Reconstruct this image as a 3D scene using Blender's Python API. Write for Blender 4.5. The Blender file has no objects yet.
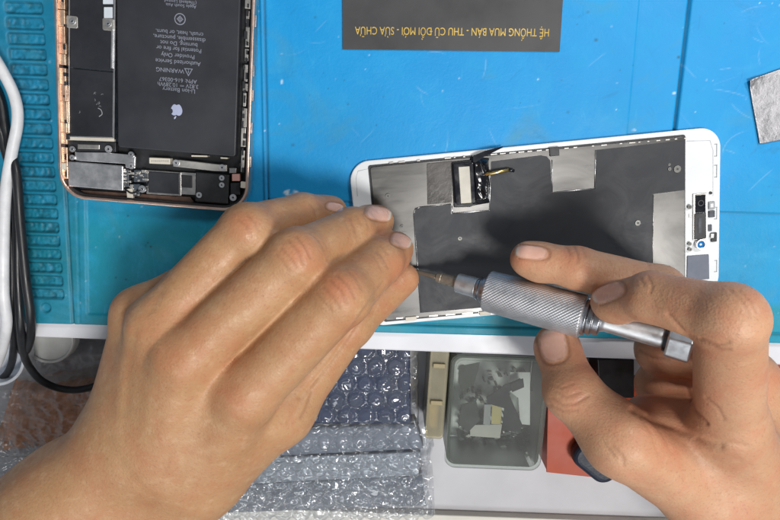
# Phone repair bench seen from above: hands, screwdriver, open phone, loose display, silicone mat, drawer.
import bpy, bmesh, math, random
import numpy as np
from mathutils import Vector, Matrix
random.seed(7); rng = np.random.default_rng(11)
S = bpy.context.scene
C = S.collection
MM = 0.001
# ------------------------------------------------------------------ camera
F = 600.0; TH = math.radians(11.5); H = 253.0      # focal length in photo pixels, tilt, height (mm)
st, ct = math.sin(TH), math.cos(TH)
def W(px, py, z=0.0):
    """photo pixel + height (mm) -> point in mm"""
    u = (px-390)/F; v = -(py-260)/F
    d = (u, -st+v*ct, -ct-v*st); t = (H-z)/-d[2]
    return Vector((d[0]*t, d[1]*t, z))
def PX(P):
    """points in mm (n,3) -> photo pixels (n,2) and depth"""
    x = P[:, 0]; y = P[:, 1]; z = P[:, 2]-H
    yy = y*ct - z*st; zz = -(-y*st - z*ct)
    dep = -y*st - z*ct
    return np.stack([390+F*x/dep, 260-F*yy/dep], 1), dep
cam_d = bpy.data.cameras.new('camera'); cam = bpy.data.objects.new('camera', cam_d); C.objects.link(cam)
cam_d.sensor_width = 36; cam_d.lens = 36*F/780; cam_d.clip_start = 0.01; cam_d.clip_end = 20
cam.location = (0, 0, H*MM); cam.rotation_euler = (-TH, 0, 0); S.camera = cam
S.render.resolution_x = 1024; S.render.resolution_y = 683
S.view_settings.view_transform = 'Standard'; S.view_settings.look = 'None'
S.view_settings.exposure = 0.0; S.view_settings.gamma = 1.0
S.cycles.use_denoising = True
S.cycles.max_bounces = 10; S.cycles.transparent_max_bounces = 24

# ------------------------------------------------------------------ materials
def srgb(r, g, b):
    f = lambda c: (c/255/12.92) if c/255 <= .04045 else ((c/255+.055)/1.055)**2.4
    return (f(r), f(g), f(b), 1)
class NT:
    def __init__(s, name):
        s.m = bpy.data.materials.new(name); s.m.use_nodes = True
        s.t = s.m.node_tree; s.b = s.t.nodes['Principled BSDF']; s.out = s.t.nodes['Material Output']
        s.tc = None
    def n(s, typ, **kw):
        nd = s.t.nodes.new(typ)
        for k, v in kw.items():
            if k.startswith('i_'): nd.inputs[k[2:].replace('_', ' ')].default_value = v
            else: setattr(nd, k, v)
        return nd
    def l(s, a, b): s.t.links.new(a, b)
    def coord(s):
        if not s.tc: s.tc = s.n('ShaderNodeTexCoord')
        return s.tc.outputs['Object']
    def noise(s, scale, detail=4, rough=.6, stretch=None, dist=0.0):
        nd = s.n('ShaderNodeTexNoise'); nd.inputs['Scale'].default_value = scale
        nd.inputs['Detail'].default_value = detail; nd.inputs['Roughness'].default_value = rough
        nd.inputs['Distortion'].default_value = dist
        if stretch:
            mp = s.n('ShaderNodeMapping'); mp.inputs['Scale'].default_value = stretch
            s.l(s.coord(), mp.inputs['Vector']); s.l(mp.outputs['Vector'], nd.inputs['Vector'])
        else: s.l(s.coord(), nd.inputs['Vector'])
        return nd.outputs['Fac']
    def voro(s, scale, feature='F1'):
        nd = s.n('ShaderNodeTexVoronoi', feature=feature); nd.inputs['Scale'].default_value = scale
        s.l(s.coord(), nd.inputs['Vector']); return nd.outputs['Distance']
    def ramp(s, fac, p0, p1, a=0.0, b=1.0):
        nd = s.n('ShaderNodeMapRange'); nd.inputs['From Min'].default_value = p0; nd.inputs['From Max'].default_value = p1
        nd.inputs['To Min'].default_value = a; nd.inputs['To Max'].default_value = b
        s.l(fac, nd.inputs['Value']); return nd.outputs['Result']
    def math(s, op, a, b):
        nd = s.n('ShaderNodeMath', operation=op)
        for k, v in ((0, a), (1, b)):
            if isinstance(v, (int, float)): nd.inputs[k].default_value = v
            else: s.l(v, nd.inputs[k])
        return nd.outputs[0]
    def mix(s, fac, a, b):
        nd = s.n('ShaderNodeMix', data_type='RGBA')
        for k, v in ((0, fac), (6, a), (7, b)):
            if isinstance(v, (int, float, tuple)): nd.inputs[k].default_value = v
            else: s.l(v, nd.inputs[k])
        return nd.outputs[2]
    def attr(s, name):
        nd = s.n('ShaderNodeAttribute', attribute_name=name); return nd.outputs['Fac']
    def bump(s, h, strength, dist, prev=None):
        nd = s.n('ShaderNodeBump'); nd.inputs['Strength'].default_value = strength; nd.inputs['Distance'].default_value = dist
        s.l(h, nd.inputs['Height'])
        if prev is not None: s.l(prev, nd.inputs['Normal'])
        return nd.outputs['Normal']
    def set(s, **kw):
        for k, v in kw.items():
            nm = k.replace('_', ' ')
            inp = s.b.inputs[nm]
            if isinstance(v, (int, float, tuple)): inp.default_value = v
            else: s.l(v, inp)
        return s
def simple(name, col, rough=.5, metal=0.0, var=.15, vscale=60, bump=0.0, bscale=800, bdist=.0002, spec=.5):
    """painted / plastic / metal surface with uneven tone, smudged gloss and fine grain"""
    n = NT(name)
    f = n.noise(vscale, 5)
    c2 = tuple(min(1, max(0, x*(1-var))) for x in col[:3])+(1,); c3 = tuple(min(1, x*(1+var)) for x in col[:3])+(1,)
    n.set(Base_Color=n.mix(n.ramp(f, .3, .7), c2, c3), Metallic=metal,
          Roughness=n.ramp(n.noise(vscale*2.3, 4), .3, .75, max(.04, rough-.1), min(1, rough+.12)))
    n.b.inputs['Specular IOR Level'].default_value = spec
    if bump: n.set(Normal=n.bump(n.noise(bscale, 4), bump, bdist))
    return n.m
def film(name, tint=(1, 1, 1, 1), gloss=.05, lo=.06, hi=.75, haze=0.0, bscale=0, power=2.0):
    """thin clear plastic: mostly see-through, shiny, a little milky"""
    n = NT(name); n.t.nodes.remove(n.b)
    tr = n.n('ShaderNodeBsdfTransparent'); tr.inputs[0].default_value = tint
    gl = n.n('ShaderNodeBsdfGlossy'); gl.inputs['Roughness'].default_value = gloss
    df = n.n('ShaderNodeBsdfDiffuse'); df.inputs[0].default_value = (.75, .77, .8, 1)
    lw = n.n('ShaderNodeLayerWeight'); lw.inputs[0].default_value = .35
    if bscale:
        nb = n.bump(n.noise(bscale, 5, dist=.6), .6, .0008); n.l(nb, gl.inputs['Normal']); n.l(nb, lw.inputs['Normal'])
    m1 = n.n('ShaderNodeMixShader'); m2 = n.n('ShaderNodeMixShader')
    if haze: n.l(n.ramp(n.noise(90, 4), .3, .7, haze*.6, haze*1.4), m1.inputs[0])
    else: m1.inputs[0].default_value = .03
    n.l(tr.outputs[0], m1.inputs[1]); n.l(df.outputs[0], m1.inputs[2])
    n.l(n.ramp(lw.outputs['Facing'], 0, 1, lo, hi), m2.inputs[0])
    n.l(m1.outputs[0], m2.inputs[1]); n.l(gl.outputs[0], m2.inputs[2]); n.l(m2.outputs[0], n.out.inputs['Surface'])
    return n.m

# ------------------------------------------------------------------ mesh helpers (all input in mm)
def link(name, me, mat=None, parent=None, smooth=False, bevel=0, bseg=2, auto=None):
    o = bpy.data.objects.new(name, me); C.objects.link(o)
    if mat is not None:
        for m in (mat if isinstance(mat, (list, tuple)) else [mat]): me.materials.append(m)
    if parent is not None: o.parent = parent
    if smooth: me.polygons.foreach_set('use_smooth', np.ones(len(me.polygons), bool))
    if bevel:
        b = o.modifiers.new('bevel', 'BEVEL'); b.width = bevel*MM; b.segments = bseg; b.limit_method = 'ANGLE'; b.angle_limit = math.radians(40)
    return o
def tag(o, label=None, cat=None, group=None, kind=None):
    for k, v in (('label', label), ('category', cat), ('group', group), ('kind', kind)):
        if v: o[k] = v
    return o
def thing(name, loc, rz, label, cat, group=None):
    o = bpy.data.objects.new(name, None); C.objects.link(o); o.empty_display_size = .01
    o.location = Vector(loc)*MM; o.rotation_euler = (0, 0, rz)
    return tag(o, label, cat, group)
class FR:
    """local frame of a thing lying on the bench: pixels -> its own mm coordinates"""
    def __init__(s, org, deg): s.o = Vector(org); s.a = math.radians(deg); s.c = math.cos(s.a); s.s = math.sin(s.a)
    def p(s, px, py, z=0.0):
        w = W(px, py, z+s.o.z) - s.o
        return Vector((w.x*s.c+w.y*s.s, -w.x*s.s+w.y*s.c, z))
class MB:
    def __init__(s): s.v = []; s.f = []; s.mi = []
    def add(s, vs, fs, mi=0):
        k = len(s.v); s.v += [tuple(v) for v in vs]; s.f += [tuple(i+k for i in f) for f in fs]; s.mi += [mi]*len(fs); return s
    def prism(s, pts, z0, z1, mi=0):
        """polygon (list of xy) between two heights"""
        a = sum(pts[i][0]*pts[(i+1) % len(pts)][1]-pts[(i+1) % len(pts)][0]*pts[i][1] for i in range(len(pts)))
        if a < 0: pts = pts[::-1]
        n = len(pts); vs = [(p[0], p[1], z0) for p in pts]+[(p[0], p[1], z1) for p in pts]
        fs = [tuple(range(n))[::-1], tuple(range(n, 2*n))]+[(i, (i+1) % n, n+(i+1) % n, n+i) for i in range(n)]
        return s.add(vs, fs, mi)
    def box(s, x0, x1, y0, y1, z0, z1, mi=0): return s.prism([(x0, y0), (x1, y0), (x1, y1), (x0, y1)], z0, z1, mi)
    def cyl(s, c, r, z0, z1, n=24, mi=0, r2=None):
        r2 = r if r2 is None else r2
        vs = []; fs = []
        for k in range(n): a = 2*math.pi*k/n; vs.append((c[0]+r*math.cos(a), c[1]+r*math.sin(a), z0))
        for k in range(n): a = 2*math.pi*k/n; vs.append((c[0]+r2*math.cos(a), c[1]+r2*math.sin(a), z1))
        fs = [tuple(range(n))[::-1], tuple(range(n, 2*n))]+[(i, (i+1) % n, n+(i+1) % n, n+i) for i in range(n)]
        return s.add(vs, fs, mi)
    def ring(s, outer, inner, z0, z1, mi=0):
        """band between two outlines with the same number of points"""
        n = len(outer); vs = []
        for z in (z0, z1):
            vs += [(p[0], p[1], z) for p in outer]+[(p[0], p[1], z) for p in inner]
        fs = []
        for i in range(n):
            j = (i+1) % n
            fs += [(i, j, 2*n+j, 2*n+i), (n+j, n+i, 3*n+i, 3*n+j), (2*n+i, 2*n+j, 3*n+j, 3*n+i), (j, i, n+i, n+j)]
        return s.add(vs, fs, mi)
    def lathe(s, prof, M, n=48, mi=0):
        """profile [(axial, radius)] swept round local x of matrix M"""
        vs = []; fs = []; k = len(prof)
        for j in range(n):
            a = 2*math.pi*j/n
            for x, r in prof: vs.append(M @ Vector((x, r*math.cos(a), r*math.sin(a))))
        for j in range(n):
            q = (j+1) % n
            for i in range(k-1): fs.append((j*k+i, q*k+i, q*k+i+1, j*k+i+1))
        fs.append(tuple(j*k for j in range(n))[::-1]); fs.append(tuple(j*k+k-1 for j in range(n)))
        return s.add(vs, fs, mi)
    def tube(s, path, r, n=12, mi=0, flat=1.0):
        path = [Vector(p) for p in path]; vs = []; fs = []; up = Vector((0, 0, 1)); m = len(path)
        for i, p in enumerate(path):
            t = (path[min(i+1, m-1)]-path[max(i-1, 0)]).normalized()
            sd = t.cross(up); sd = sd.normalized() if sd.length > 1e-4 else Vector((1, 0, 0)); u2 = sd.cross(t)
            rr = r(i/(m-1)) if callable(r) else r
            for k in range(n):
                a = 2*math.pi*k/n; vs.append(p+sd*math.cos(a)*rr+u2*math.sin(a)*rr*flat)
        for i in range(m-1):
            for k in range(n): q = (k+1) % n; fs.append((i*n+k, i*n+q, (i+1)*n+q, (i+1)*n+k))
        fs.append(tuple(range(n))); fs.append(tuple((m-1)*n+k for k in range(n))[::-1])
        return s.add(vs, fs, mi)
    def build(s, name, mat, parent=None, smooth=False, bevel=0, bseg=2):
        me = bpy.data.meshes.new(name)
        me.from_pydata([(v[0]*MM, v[1]*MM, v[2]*MM) for v in s.v], [], s.f)
        o = link(name, me, mat, parent, smooth, bevel, bseg)
        me.polygons.foreach_set('material_index', np.array(s.mi, dtype=np.int32))
        bm = bmesh.new(); bm.from_mesh(me); bmesh.ops.recalc_face_normals(bm, faces=bm.faces); bm.to_mesh(me); bm.free()
        return o
def rrect(x0, x1, y0, y1, r, n=6):
    r = min(r, abs(x1-x0)/2-1e-3, abs(y1-y0)/2-1e-3)
    out = []
    for cx, cy, a0 in ((x1-r, y1-r, 0), (x0+r, y1-r, 90), (x0+r, y0+r, 180), (x1-r, y0+r, 270)):
        for k in range(n+1):
            a = math.radians(a0+90*k/n); out.append((cx+r*math.cos(a), cy+r*math.sin(a)))
    return out
def spline(pts, n=12):
    """smooth curve through points"""
    P = [Vector(p) for p in pts]; P = [2*P[0]-P[1]]+P+[2*P[-1]-P[-2]]; out = []
    for i in range(1, len(P)-2):
        for k in range(n):
            t = k/n; a, b, c, d = P[i-1:i+3]
            out.append(.5*((2*b)+(c-a)*t+(2*a-5*b+4*c-d)*t*t+(3*b-a-3*c+d)*t**3))
    return out+[P[-2]]
def grid_mesh(name, X, Y, Z, mat, parent=None, smooth=True, skirt=None):
    """heightfield from 2-D arrays in mm"""
    ny, nx = X.shape
    V = np.stack([X, Y, Z], -1).reshape(-1, 3)*MM
    i = np.arange(ny*nx).reshape(ny, nx)
    Q = np.stack([i[:-1, :-1], i[:-1, 1:], i[1:, 1:], i[1:, :-1]], -1).reshape(-1, 4)
    return np_mesh(name, V, Q, mat, parent, smooth)
def np_mesh(name, V, Q, mat, parent=None, smooth=True):
    me = bpy.data.meshes.new(name); k = Q.shape[1]
    me.vertices.add(len(V)); me.vertices.foreach_set('co', V.astype(np.float32).ravel())
    me.loops.add(len(Q)*k); me.loops.foreach_set('vertex_index', Q.astype(np.int32).ravel())
    me.polygons.add(len(Q)); me.polygons.foreach_set('loop_start', np.arange(0, len(Q)*k, k, dtype=np.int32))
    me.update(calc_edges=True); me.validate()
    return link(name, me, mat, parent, smooth)
def vnoise(X, Y, scale, seed=0, oct=3):
    """smooth value noise, numpy"""
    out = 0; amp = 1; tot = 0
    for o in range(oct):
        r = np.random.default_rng(seed+o*17); T = r.random((64, 64))
        x = X/scale*(2**o)+13.7*o; y = Y/scale*(2**o)+7.3*o
        xi = np.floor(x).astype(int); yi = np.floor(y).astype(int); fx = x-xi; fy = y-yi
        fx = fx*fx*(3-2*fx); fy = fy*fy*(3-2*fy)
        g = lambda a, b: T[a % 64, b % 64]
        out = out+amp*((g(xi, yi)*(1-fx)+g(xi+1, yi)*fx)*(1-fy)+(g(xi, yi+1)*(1-fx)+g(xi+1, yi+1)*fx)*fy); tot += amp; amp *= .5
    return out/tot-.5
def sstep(x, a, b): t = np.clip((x-a)/(b-a), 0, 1); return t*t*(3-2*t)
def text_mesh(name, body, size, mat, parent, loc, rz=0, align='CENTER', thick=.02, sx=1.0):
    """lettering laid flat as thin printed ink"""
    cu = bpy.data.curves.new(name, 'FONT'); cu.body = body; cu.size = size*MM; cu.align_x = align; cu.align_y = 'CENTER'
    cu.extrude = thick*MM; cu.resolution_u = 3
    t = bpy.data.objects.new(name, cu); C.objects.link(t)
    bpy.context.view_layer.update()
    me = bpy.data.meshes.new_from_object(t.evaluated_get(bpy.context.evaluated_depsgraph_get()))
    bpy.data.objects.remove(t); bpy.data.curves.remove(cu)
    me.transform(Matrix.Translation(Vector(loc)*MM) @ Matrix.Rotation(rz, 4, 'Z') @ Matrix.Diagonal((sx, 1, 1, 1)))
    me.materials.clear()
    return link(name, me, mat, parent)
# ------------------------------------------------------------------ hands: one continuous surface each
def capsule(G, a, b, r0, r1):
    X, Y, Z = G; ba = b-a; L = float(ba @ ba)+1e-9
    h = np.clip(((X-a[0])*ba[0]+(Y-a[1])*ba[1]+(Z-a[2])*ba[2])/L, 0, 1)
    return np.sqrt((X-a[0]-h*ba[0])**2+(Y-a[1]-h*ba[1])**2+(Z-a[2]-h*ba[2])**2)-(r0+(r1-r0)*h)
def smin(a, b, k):
    h = np.clip(.5+.5*(b-a)/k, 0, 1); return b+(a-b)*h-k*h*(1-h)
def surface_nets(D, org, vox):
    nx, ny, nz = D.shape; ins = D < 0
    cnt = np.zeros((nx-1, ny-1, nz-1), np.int8)
    cor = [(i, j, k) for i in (0, 1) for j in (0, 1) for k in (0, 1)]
    for i, j, k in cor: cnt += ins[i:nx-1+i, j:ny-1+j, k:nz-1+k]
    act = np.argwhere((cnt > 0) & (cnt < 8)); idx = -np.ones((nx-1, ny-1, nz-1), np.int32)
    idx[act[:, 0], act[:, 1], act[:, 2]] = np.arange(len(act))
    val = {c: D[act[:, 0]+c[0], act[:, 1]+c[1], act[:, 2]+c[2]] for c in cor}
    acc = np.zeros((len(act), 3)); num = np.zeros(len(act))
    for c in cor:
        for ax in range(3):
            if c[ax]: continue
            e = list(c); e[ax] = 1; a = val[c]; b = val[tuple(e)]; m = (a < 0) != (b < 0)
            t = np.where(m, a/np.where(m, a-b, 1), 0)
            p = np.tile(np.array(c, float), (len(act), 1)); p[:, ax] = t
            acc += p*m[:, None]; num += m
    V = (act+acc/num[:, None])*vox+org
    quads = []
    for ax in range(3):
        o1, o2 = [(1, 2), (2, 0), (0, 1)][ax]
        sl0 = [slice(None)]*3; sl1 = [slice(None)]*3; sl0[ax] = slice(0, -1); sl1[ax] = slice(1, None)
        a = ins[tuple(sl0)]; b = ins[tuple(sl1)]
        ed = np.argwhere(a != b); ok = (ed[:, o1] > 0) & (ed[:, o2] > 0) & (ed[:, o1] < D.shape[o1]-1) & (ed[:, o2] < D.shape[o2]-1)
        ed = ed[ok]; fl = a[ed[:, 0], ed[:, 1], ed[:, 2]]
        def g(d1, d2):
            q = ed.copy(); q[:, o1] += d1; q[:, o2] += d2; return idx[q[:, 0], q[:, 1], q[:, 2]]
        q = np.stack([g(-1, -1), g(0, -1), g(0, 0), g(-1, 0)], 1)
        q[~fl] = q[~fl][:, ::-1]; quads.append(q)
    return V, np.concatenate(quads)
def vnormals(V, Q):
    n = np.cross(V[Q[:, 2]]-V[Q[:, 0]], V[Q[:, 3]]-V[Q[:, 1]]); N = np.zeros_like(V)
    for c in range(4): 
        for k in range(3): N[:, k] += np.bincount(Q[:, c], n[:, k], len(V))
    return N/(np.linalg.norm(N, axis=1)[:, None]+1e-12)
def laplace(V, Q, it, f=.5):
    e = np.concatenate([Q[:, [0, 1]], Q[:, [1, 2]], Q[:, [2, 3]], Q[:, [3, 0]]]); e = np.concatenate([e, e[:, ::-1]])
    deg = np.bincount(e[:, 0], minlength=len(V))
    for _ in range(it):
        A = np.stack([np.bincount(e[:, 0], V[e[:, 1], k], len(V)) for k in range(3)], 1)/deg[:, None]
        V = V+f*(A-V)
    return V
def pw(t): return np.array(W(t[0], t[1], t[2]))
def poly_dist(Q2, line):
    d = np.full(len(Q2), 1e9); line = np.array(line, float)
    for a, b in zip(line[:-1], line[1:]):
        ba = b-a; h = np.clip(((Q2-a) @ ba)/(ba @ ba+1e-9), 0, 1)
        d = np.minimum(d, np.linalg.norm(Q2-a-h[:, None]*ba, axis=1))
    return d
def make_hand(name, palm, fingers, nails, lines, reds, mat, vox=.55, kp=9.0, scars=()):
    segs = [(pw(a), pw(b), a[3], b[3], (c[0] if c else kp)) for a, b, *c in palm]
    fch = [([pw(p) for p in f[0]], [p[3] for p in f[0]], f[1], f[2] if len(f) > 2 else ()) for f in fingers]
    allp = np.array([p for s in segs for p in s[:2]]+[p for f in fch for p in f[0]])
    lo = allp.min(0)-24; hi = allp.max(0)+24; dim = np.ceil((hi-lo)/vox).astype(int)
    ax = [lo[k]+vox*np.arange(dim[k]) for k in range(3)]
    def sub(pts, m):
        pts = np.array(pts); a = np.maximum(0, ((pts.min(0)-m-lo)/vox).astype(int)); b = np.minimum(dim, ((pts.max(0)+m-lo)/vox).astype(int)+2)
        sl = tuple(slice(a[k], b[k]) for k in range(3))
        return sl, np.meshgrid(*[ax[k][sl[k]].astype(np.float32) for k in range(3)], indexing='ij')
    P = np.full(tuple(dim), 30, np.float32)
    for a, b, r0, r1, k in segs:
        sl, G = sub([a, b], max(r0, r1)+12); P[sl] = smin(P[sl], capsule(G, a, b, r0, r1), k)
    O = P.copy()
    for pts, rad, k, ext in fch:
        sl, G = sub(pts, max(rad)+12); f = None
        for i in range(len(pts)-1):
            c = capsule(G, pts[i], pts[i+1], rad[i], rad[i+1]); f = c if f is None else smin(f, c, 2.2)
        for e in ext:                                         # pads and knuckle swellings
            f = smin(f, capsule(G, pw(e), pw(e)+.01, e[3], e[3]), 3.0)
        res = smin(P[sl], f, k); o_ = O[sl]; O[sl] = smin(o_, res, np.maximum(2.6*sstep(P[sl]-np.minimum(o_, res), .6, 3.5), 1e-3))
    V, Q = surface_nets(O, lo, vox); del O, P
    V = laplace(V, Q, 5)
    N = vnormals(V, Q); P2, dep = PX(V)
    view = np.array([0, 0, H])-V; view /= np.linalg.norm(view, axis=1)[:, None]; fac = (N*view).sum(1)
    vis = np.clip((fac+.05)/.3, 0, 1)
    disp = .22*vnoise(V[:, 0]+V[:, 2]*.7, V[:, 1]-V[:, 2]*.5, 9, 3, 3)
    nail = np.zeros(len(V)); tip = np.zeros(len(V)); red = np.zeros(len(V)); crs = np.zeros(len(V)); grime = np.zeros(len(V))
    for (cx, cy, dx, dy, hl, hw, z0, z1) in nails:
        L = math.hypot(dx, dy); dx /= L; dy /= L; q = P2-np.array([cx, cy])
        u = (q[:, 0]*dx+q[:, 1]*dy)/hl; v = (-q[:, 0]*dy+q[:, 1]*dx)/hw
        rr = (np.abs(u)**3+np.abs(v)**2.6)**(1/2.8)
        m = (V[:, 2] > z0) & (V[:, 2] < z1) & (fac > -.1)
        pl = np.where(m, 1-sstep(rr, .86, 1.0), 0)
        rim = np.where(m, np.exp(-((rr-1.1)/.1)**2)*(u < .75), 0)
        disp += pl*.16-rim*.2; nail = np.maximum(nail, pl); tip = np.maximum(tip, pl*sstep(u, .62, .85)); crs = np.maximum(crs, rim*.8); grime = np.maximum(grime, pl*np.clip(sstep(rr, .78, .96)*(.35+1.6*vnoise(P2[:, 0], P2[:, 1], 4, 31, 2)), 0, 1))
    for ln, w, dpt, *zr in lines:
        d = poly_dist(P2, ln); g = np.exp(-(d/w)**2)*vis
        if zr: g = g*((V[:, 2] > zr[0]) & (V[:, 2] < zr[1]))
        disp += dpt*(1.0 if w < 2.1 else .62)*g*(1-nail)
        if dpt < 0 and w < 2.1: crs = np.maximum(crs, g*min(1, -dpt*1.5))
    for x, y, r, s_ in reds: red += s_*np.exp(-((P2-np.array([x, y]))**2).sum(1)/r**2)*(1-nail)
    V = V+N*disp[:, None]
    org = np.array([V[:, 0].mean(), V[:, 1].mean(), V[:, 2].min()])
    o = np_mesh(name, (V-org)*MM, Q, mat); o.location = Vector(org)*MM
    for nm, a in (('nail', nail), ('nail_tip', tip), ('red', red), ('crease', crs), ('grime', grime)):
        at = o.data.attributes.new(nm, 'FLOAT', 'POINT'); at.data.foreach_set('value', np.clip(a, 0, 1.5).astype(np.float32))
    return o
def skin_mat(name, base, deep, tanc):
    n = NT(name)
    f1 = n.noise(38, 4); f2 = n.noise(240, 5, .65); f3 = n.noise(1100, 3); f4 = n.noise(95, 4, .6, dist=.5)
    c = n.mix(n.ramp(f1, .35, .65), base, tanc)
    c = n.mix(n.ramp(f4, .45, .68, 0, .55), c, deep)
    c = n.mix(n.ramp(f2, .5, .75, 0, .45), c, deep)
    c = n.mix(n.ramp(f2, .46, .28, 0, .35), c, (.60, .40, .25, 1))
    c = n.mix(n.ramp(f3, .55, .72, 0, .30), c, (.20, .085, .04, 1))
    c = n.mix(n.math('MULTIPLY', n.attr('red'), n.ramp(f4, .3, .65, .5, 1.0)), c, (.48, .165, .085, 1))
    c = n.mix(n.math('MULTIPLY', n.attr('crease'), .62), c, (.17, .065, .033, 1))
    nl = n.mix(n.ramp(f2, .3, .7), (.72, .45, .36, 1), (.64, .36, .275, 1))
    nl = n.mix(n.attr('nail_tip'), nl, (.70, .62, .52, 1))
    nl = n.mix(n.math('MULTIPLY', n.attr('grime'), 1.0), nl, (.10, .07, .05, 1))
    c = n.mix(n.attr('nail'), c, nl)
    rg = n.mix(n.attr('nail'), n.ramp(f2, .3, .7, .42, .60), n.ramp(f2, .3, .7, .2, .36))
    h = n.math('ADD', n.math('MULTIPLY', n.voro(1500), .5), n.math('ADD', n.math('MULTIPLY', n.voro(900), .4), n.math('MULTIPLY', n.noise(500, 5), .9)))
    h = n.math('MULTIPLY', h, n.math('SUBTRACT', 1.0, n.math('MULTIPLY', n.attr('nail'), .85)))
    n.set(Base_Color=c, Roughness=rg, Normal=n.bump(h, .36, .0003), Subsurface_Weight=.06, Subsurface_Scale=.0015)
    n.b.inputs['Subsurface Radius'].default_value = (1.0, .42, .25); n.b.inputs['Specular IOR Level'].default_value = .45
    return n.m
skinL = skin_mat('skin_tan', (.455, .265, .138, 1), (.42, .175, .086, 1), (.405, .220, .105, 1))
skinR = skin_mat('skin_warm', (.54, .31, .185, 1), (.52, .218, .13, 1), (.49, .268, .152, 1))

# -- hand with its back to the viewer, pinching the driver tip
fing = [
 ([(140, 314, 44, 9), (203, 277, 38, 8), (243, 260, 22, 7), (272, 249, 11, 6.3)], 6, ()),
 ([(158, 324, 57, 9.5), (246, 230, 50, 8.7), (303, 215, 31, 8.0), (331, 212, 17, 6.5)], 6, ((250, 232, 52, 9.2), (322, 217, 20, 7.0))),
 ([(186, 358, 63, 10.4), (296, 258.5, 58, 9.5), (352, 231, 36, 8.4), (377, 221.5, 18, 6.7)], 4, ((296, 258, 59, 9.4), (368, 227, 22, 7.8))),
 ([(247, 392, 61, 11.1), (340.5, 297, 60, 9.9), (379, 262, 42, 8.5), (396, 248.5, 26, 6.7)], 4, ((341, 296, 61, 9.7), (388, 257, 29, 7.9))),
 ([(280, 410, 40, 12), (349, 322, 27, 9.3), (402, 279, 12, 7.0)], 7, ((349, 322, 27, 9.6),)),
]
palm = [
 ((140, 315, 44, 9.0), (128, 420, 40, 15)), ((160, 327, 56, 9.6), (140, 440, 46, 16)), ((186, 359, 63, 10.2), (165, 455, 50, 16)),
 ((246, 393, 61, 10.8), (200, 470, 46, 15)), ((280, 411, 40, 12), (200, 478, 38, 15)), ((262, 415, 46, 9), (225, 440, 44, 13)),
 ((146, 432, 44, 18), (70, 505, 42, 23)), ((192, 474, 40, 17), (95, 560, 38, 24)),
 ((70, 505, 42, 23), (-80, 600, 38, 27)), ((95, 560, 38, 24), (-40, 680, 36, 28)),
]
nails = [(335, 207, .95, .2, 8.8, 4.4, 8, 40), (379, 213.5, .95, .2, 13.5, 7.2, 8, 40), (401.5, 240.5, .92, .38, 11, 6.8, 16, 50)]
lines = [
 # knuckle wrinkles
 ([(288, 240), (297, 250), (304, 264)], 1.6, -.30), ([(296, 236), (305, 246), (311, 258)], 1.5, -.28), ([(281, 248), (290, 258), (296, 268)], 1.5, -.22),
 ([(330, 280), (340, 290), (347, 304)], 1.6, -.28), ([(337, 275), (348, 285), (355, 298)], 1.5, -.28), ([(323, 287), (333, 298), (339, 308)], 1.5, -.22),
 ([(238, 219), (246, 226), (251, 236)], 1.6, -.22), ([(246, 213), (254, 221), (258, 230)], 1.5, -.2),
 ([(349, 217), (354, 226), (356, 233)], 1.5, -.18), ([(356, 215), (361, 224)], 1.4, -.15), ([(376, 251), (383, 258), (388, 268)], 1.5, -.18), ([(380, 245), (388, 254)], 1.4, -.14),
 ([(310, 232), (319, 241), (324, 250)], 1.3, -.16), ([(276, 254), (284, 264), (289, 272)], 1.3, -.16), ([(346, 268), (356, 278), (362, 290)], 1.3, -.18), ([(316, 293), (326, 304), (332, 312)], 1.3, -.16),
 ([(362, 213), (367, 221), (369, 229)], 1.2, -.16), ([(344, 220), (349, 229), (351, 236)], 1.2, -.12), ([(371, 254), (378, 262), (382, 271)], 1.2, -.14), ([(310, 203), (315, 210), (316, 217)], 1.2, -.16), ([(318, 202), (322, 209)], 1.1, -.12),
 # fold between first finger and thumb, lower edge
 ([(384, 283), (352, 330), (330, 362), (316, 379), (300, 397)], 2.6, -.9), ([(316, 379), (305, 396), (297, 408), (288, 424)], 2.2, -.4), ([(312, 392), (306, 409), (301, 418)], 1.7, -.3),
 # tendons and veins on the back
  ([(183, 358), (174, 400), (165, 445)], 9, .35), ([(157, 328), (150, 372), (148, 420)], 8, .3), ([(126, 330), (120, 380), (118, 420)], 6, .4),
 ([(222, 372), (205, 410), (190, 432)], 14, -.5), ([(135, 330), (129, 365), (126, 410)], 5, -.35), ([(240, 391), (247, 396)], 9, .6),
 ([(218, 352), (228, 335)], 9, -.5), ([(150, 310), (160, 292)], 5, -.5), ([(212, 440), (240, 430), (262, 408)], 5, .35), ([(170, 470), (182, 440), (205, 420)], 4, .3),
 ([(130, 475), (142, 490), (152, 496)], 5, -.4), ([(108, 440), (120, 460), (125, 480)], 6, -.3),
]
reds = [(298, 250, 17, .75), (343, 288, 17, .8), (247, 225, 14, .4), (240, 392, 30, .3), (180, 352, 24, .3), (386, 232, 12, .35), (408, 262, 12, .4), (382, 262, 12, .2), (405, 280, 20, .5), (340, 335, 20, .2), (352, 326, 10, .3), (152, 322, 18, .15)]
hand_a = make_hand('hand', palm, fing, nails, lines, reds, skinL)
tag(hand_a, 'bare hand seen from its back with four bent fingers pressing on the white-rimmed display', 'hand', 'hands of the repairer')

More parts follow.
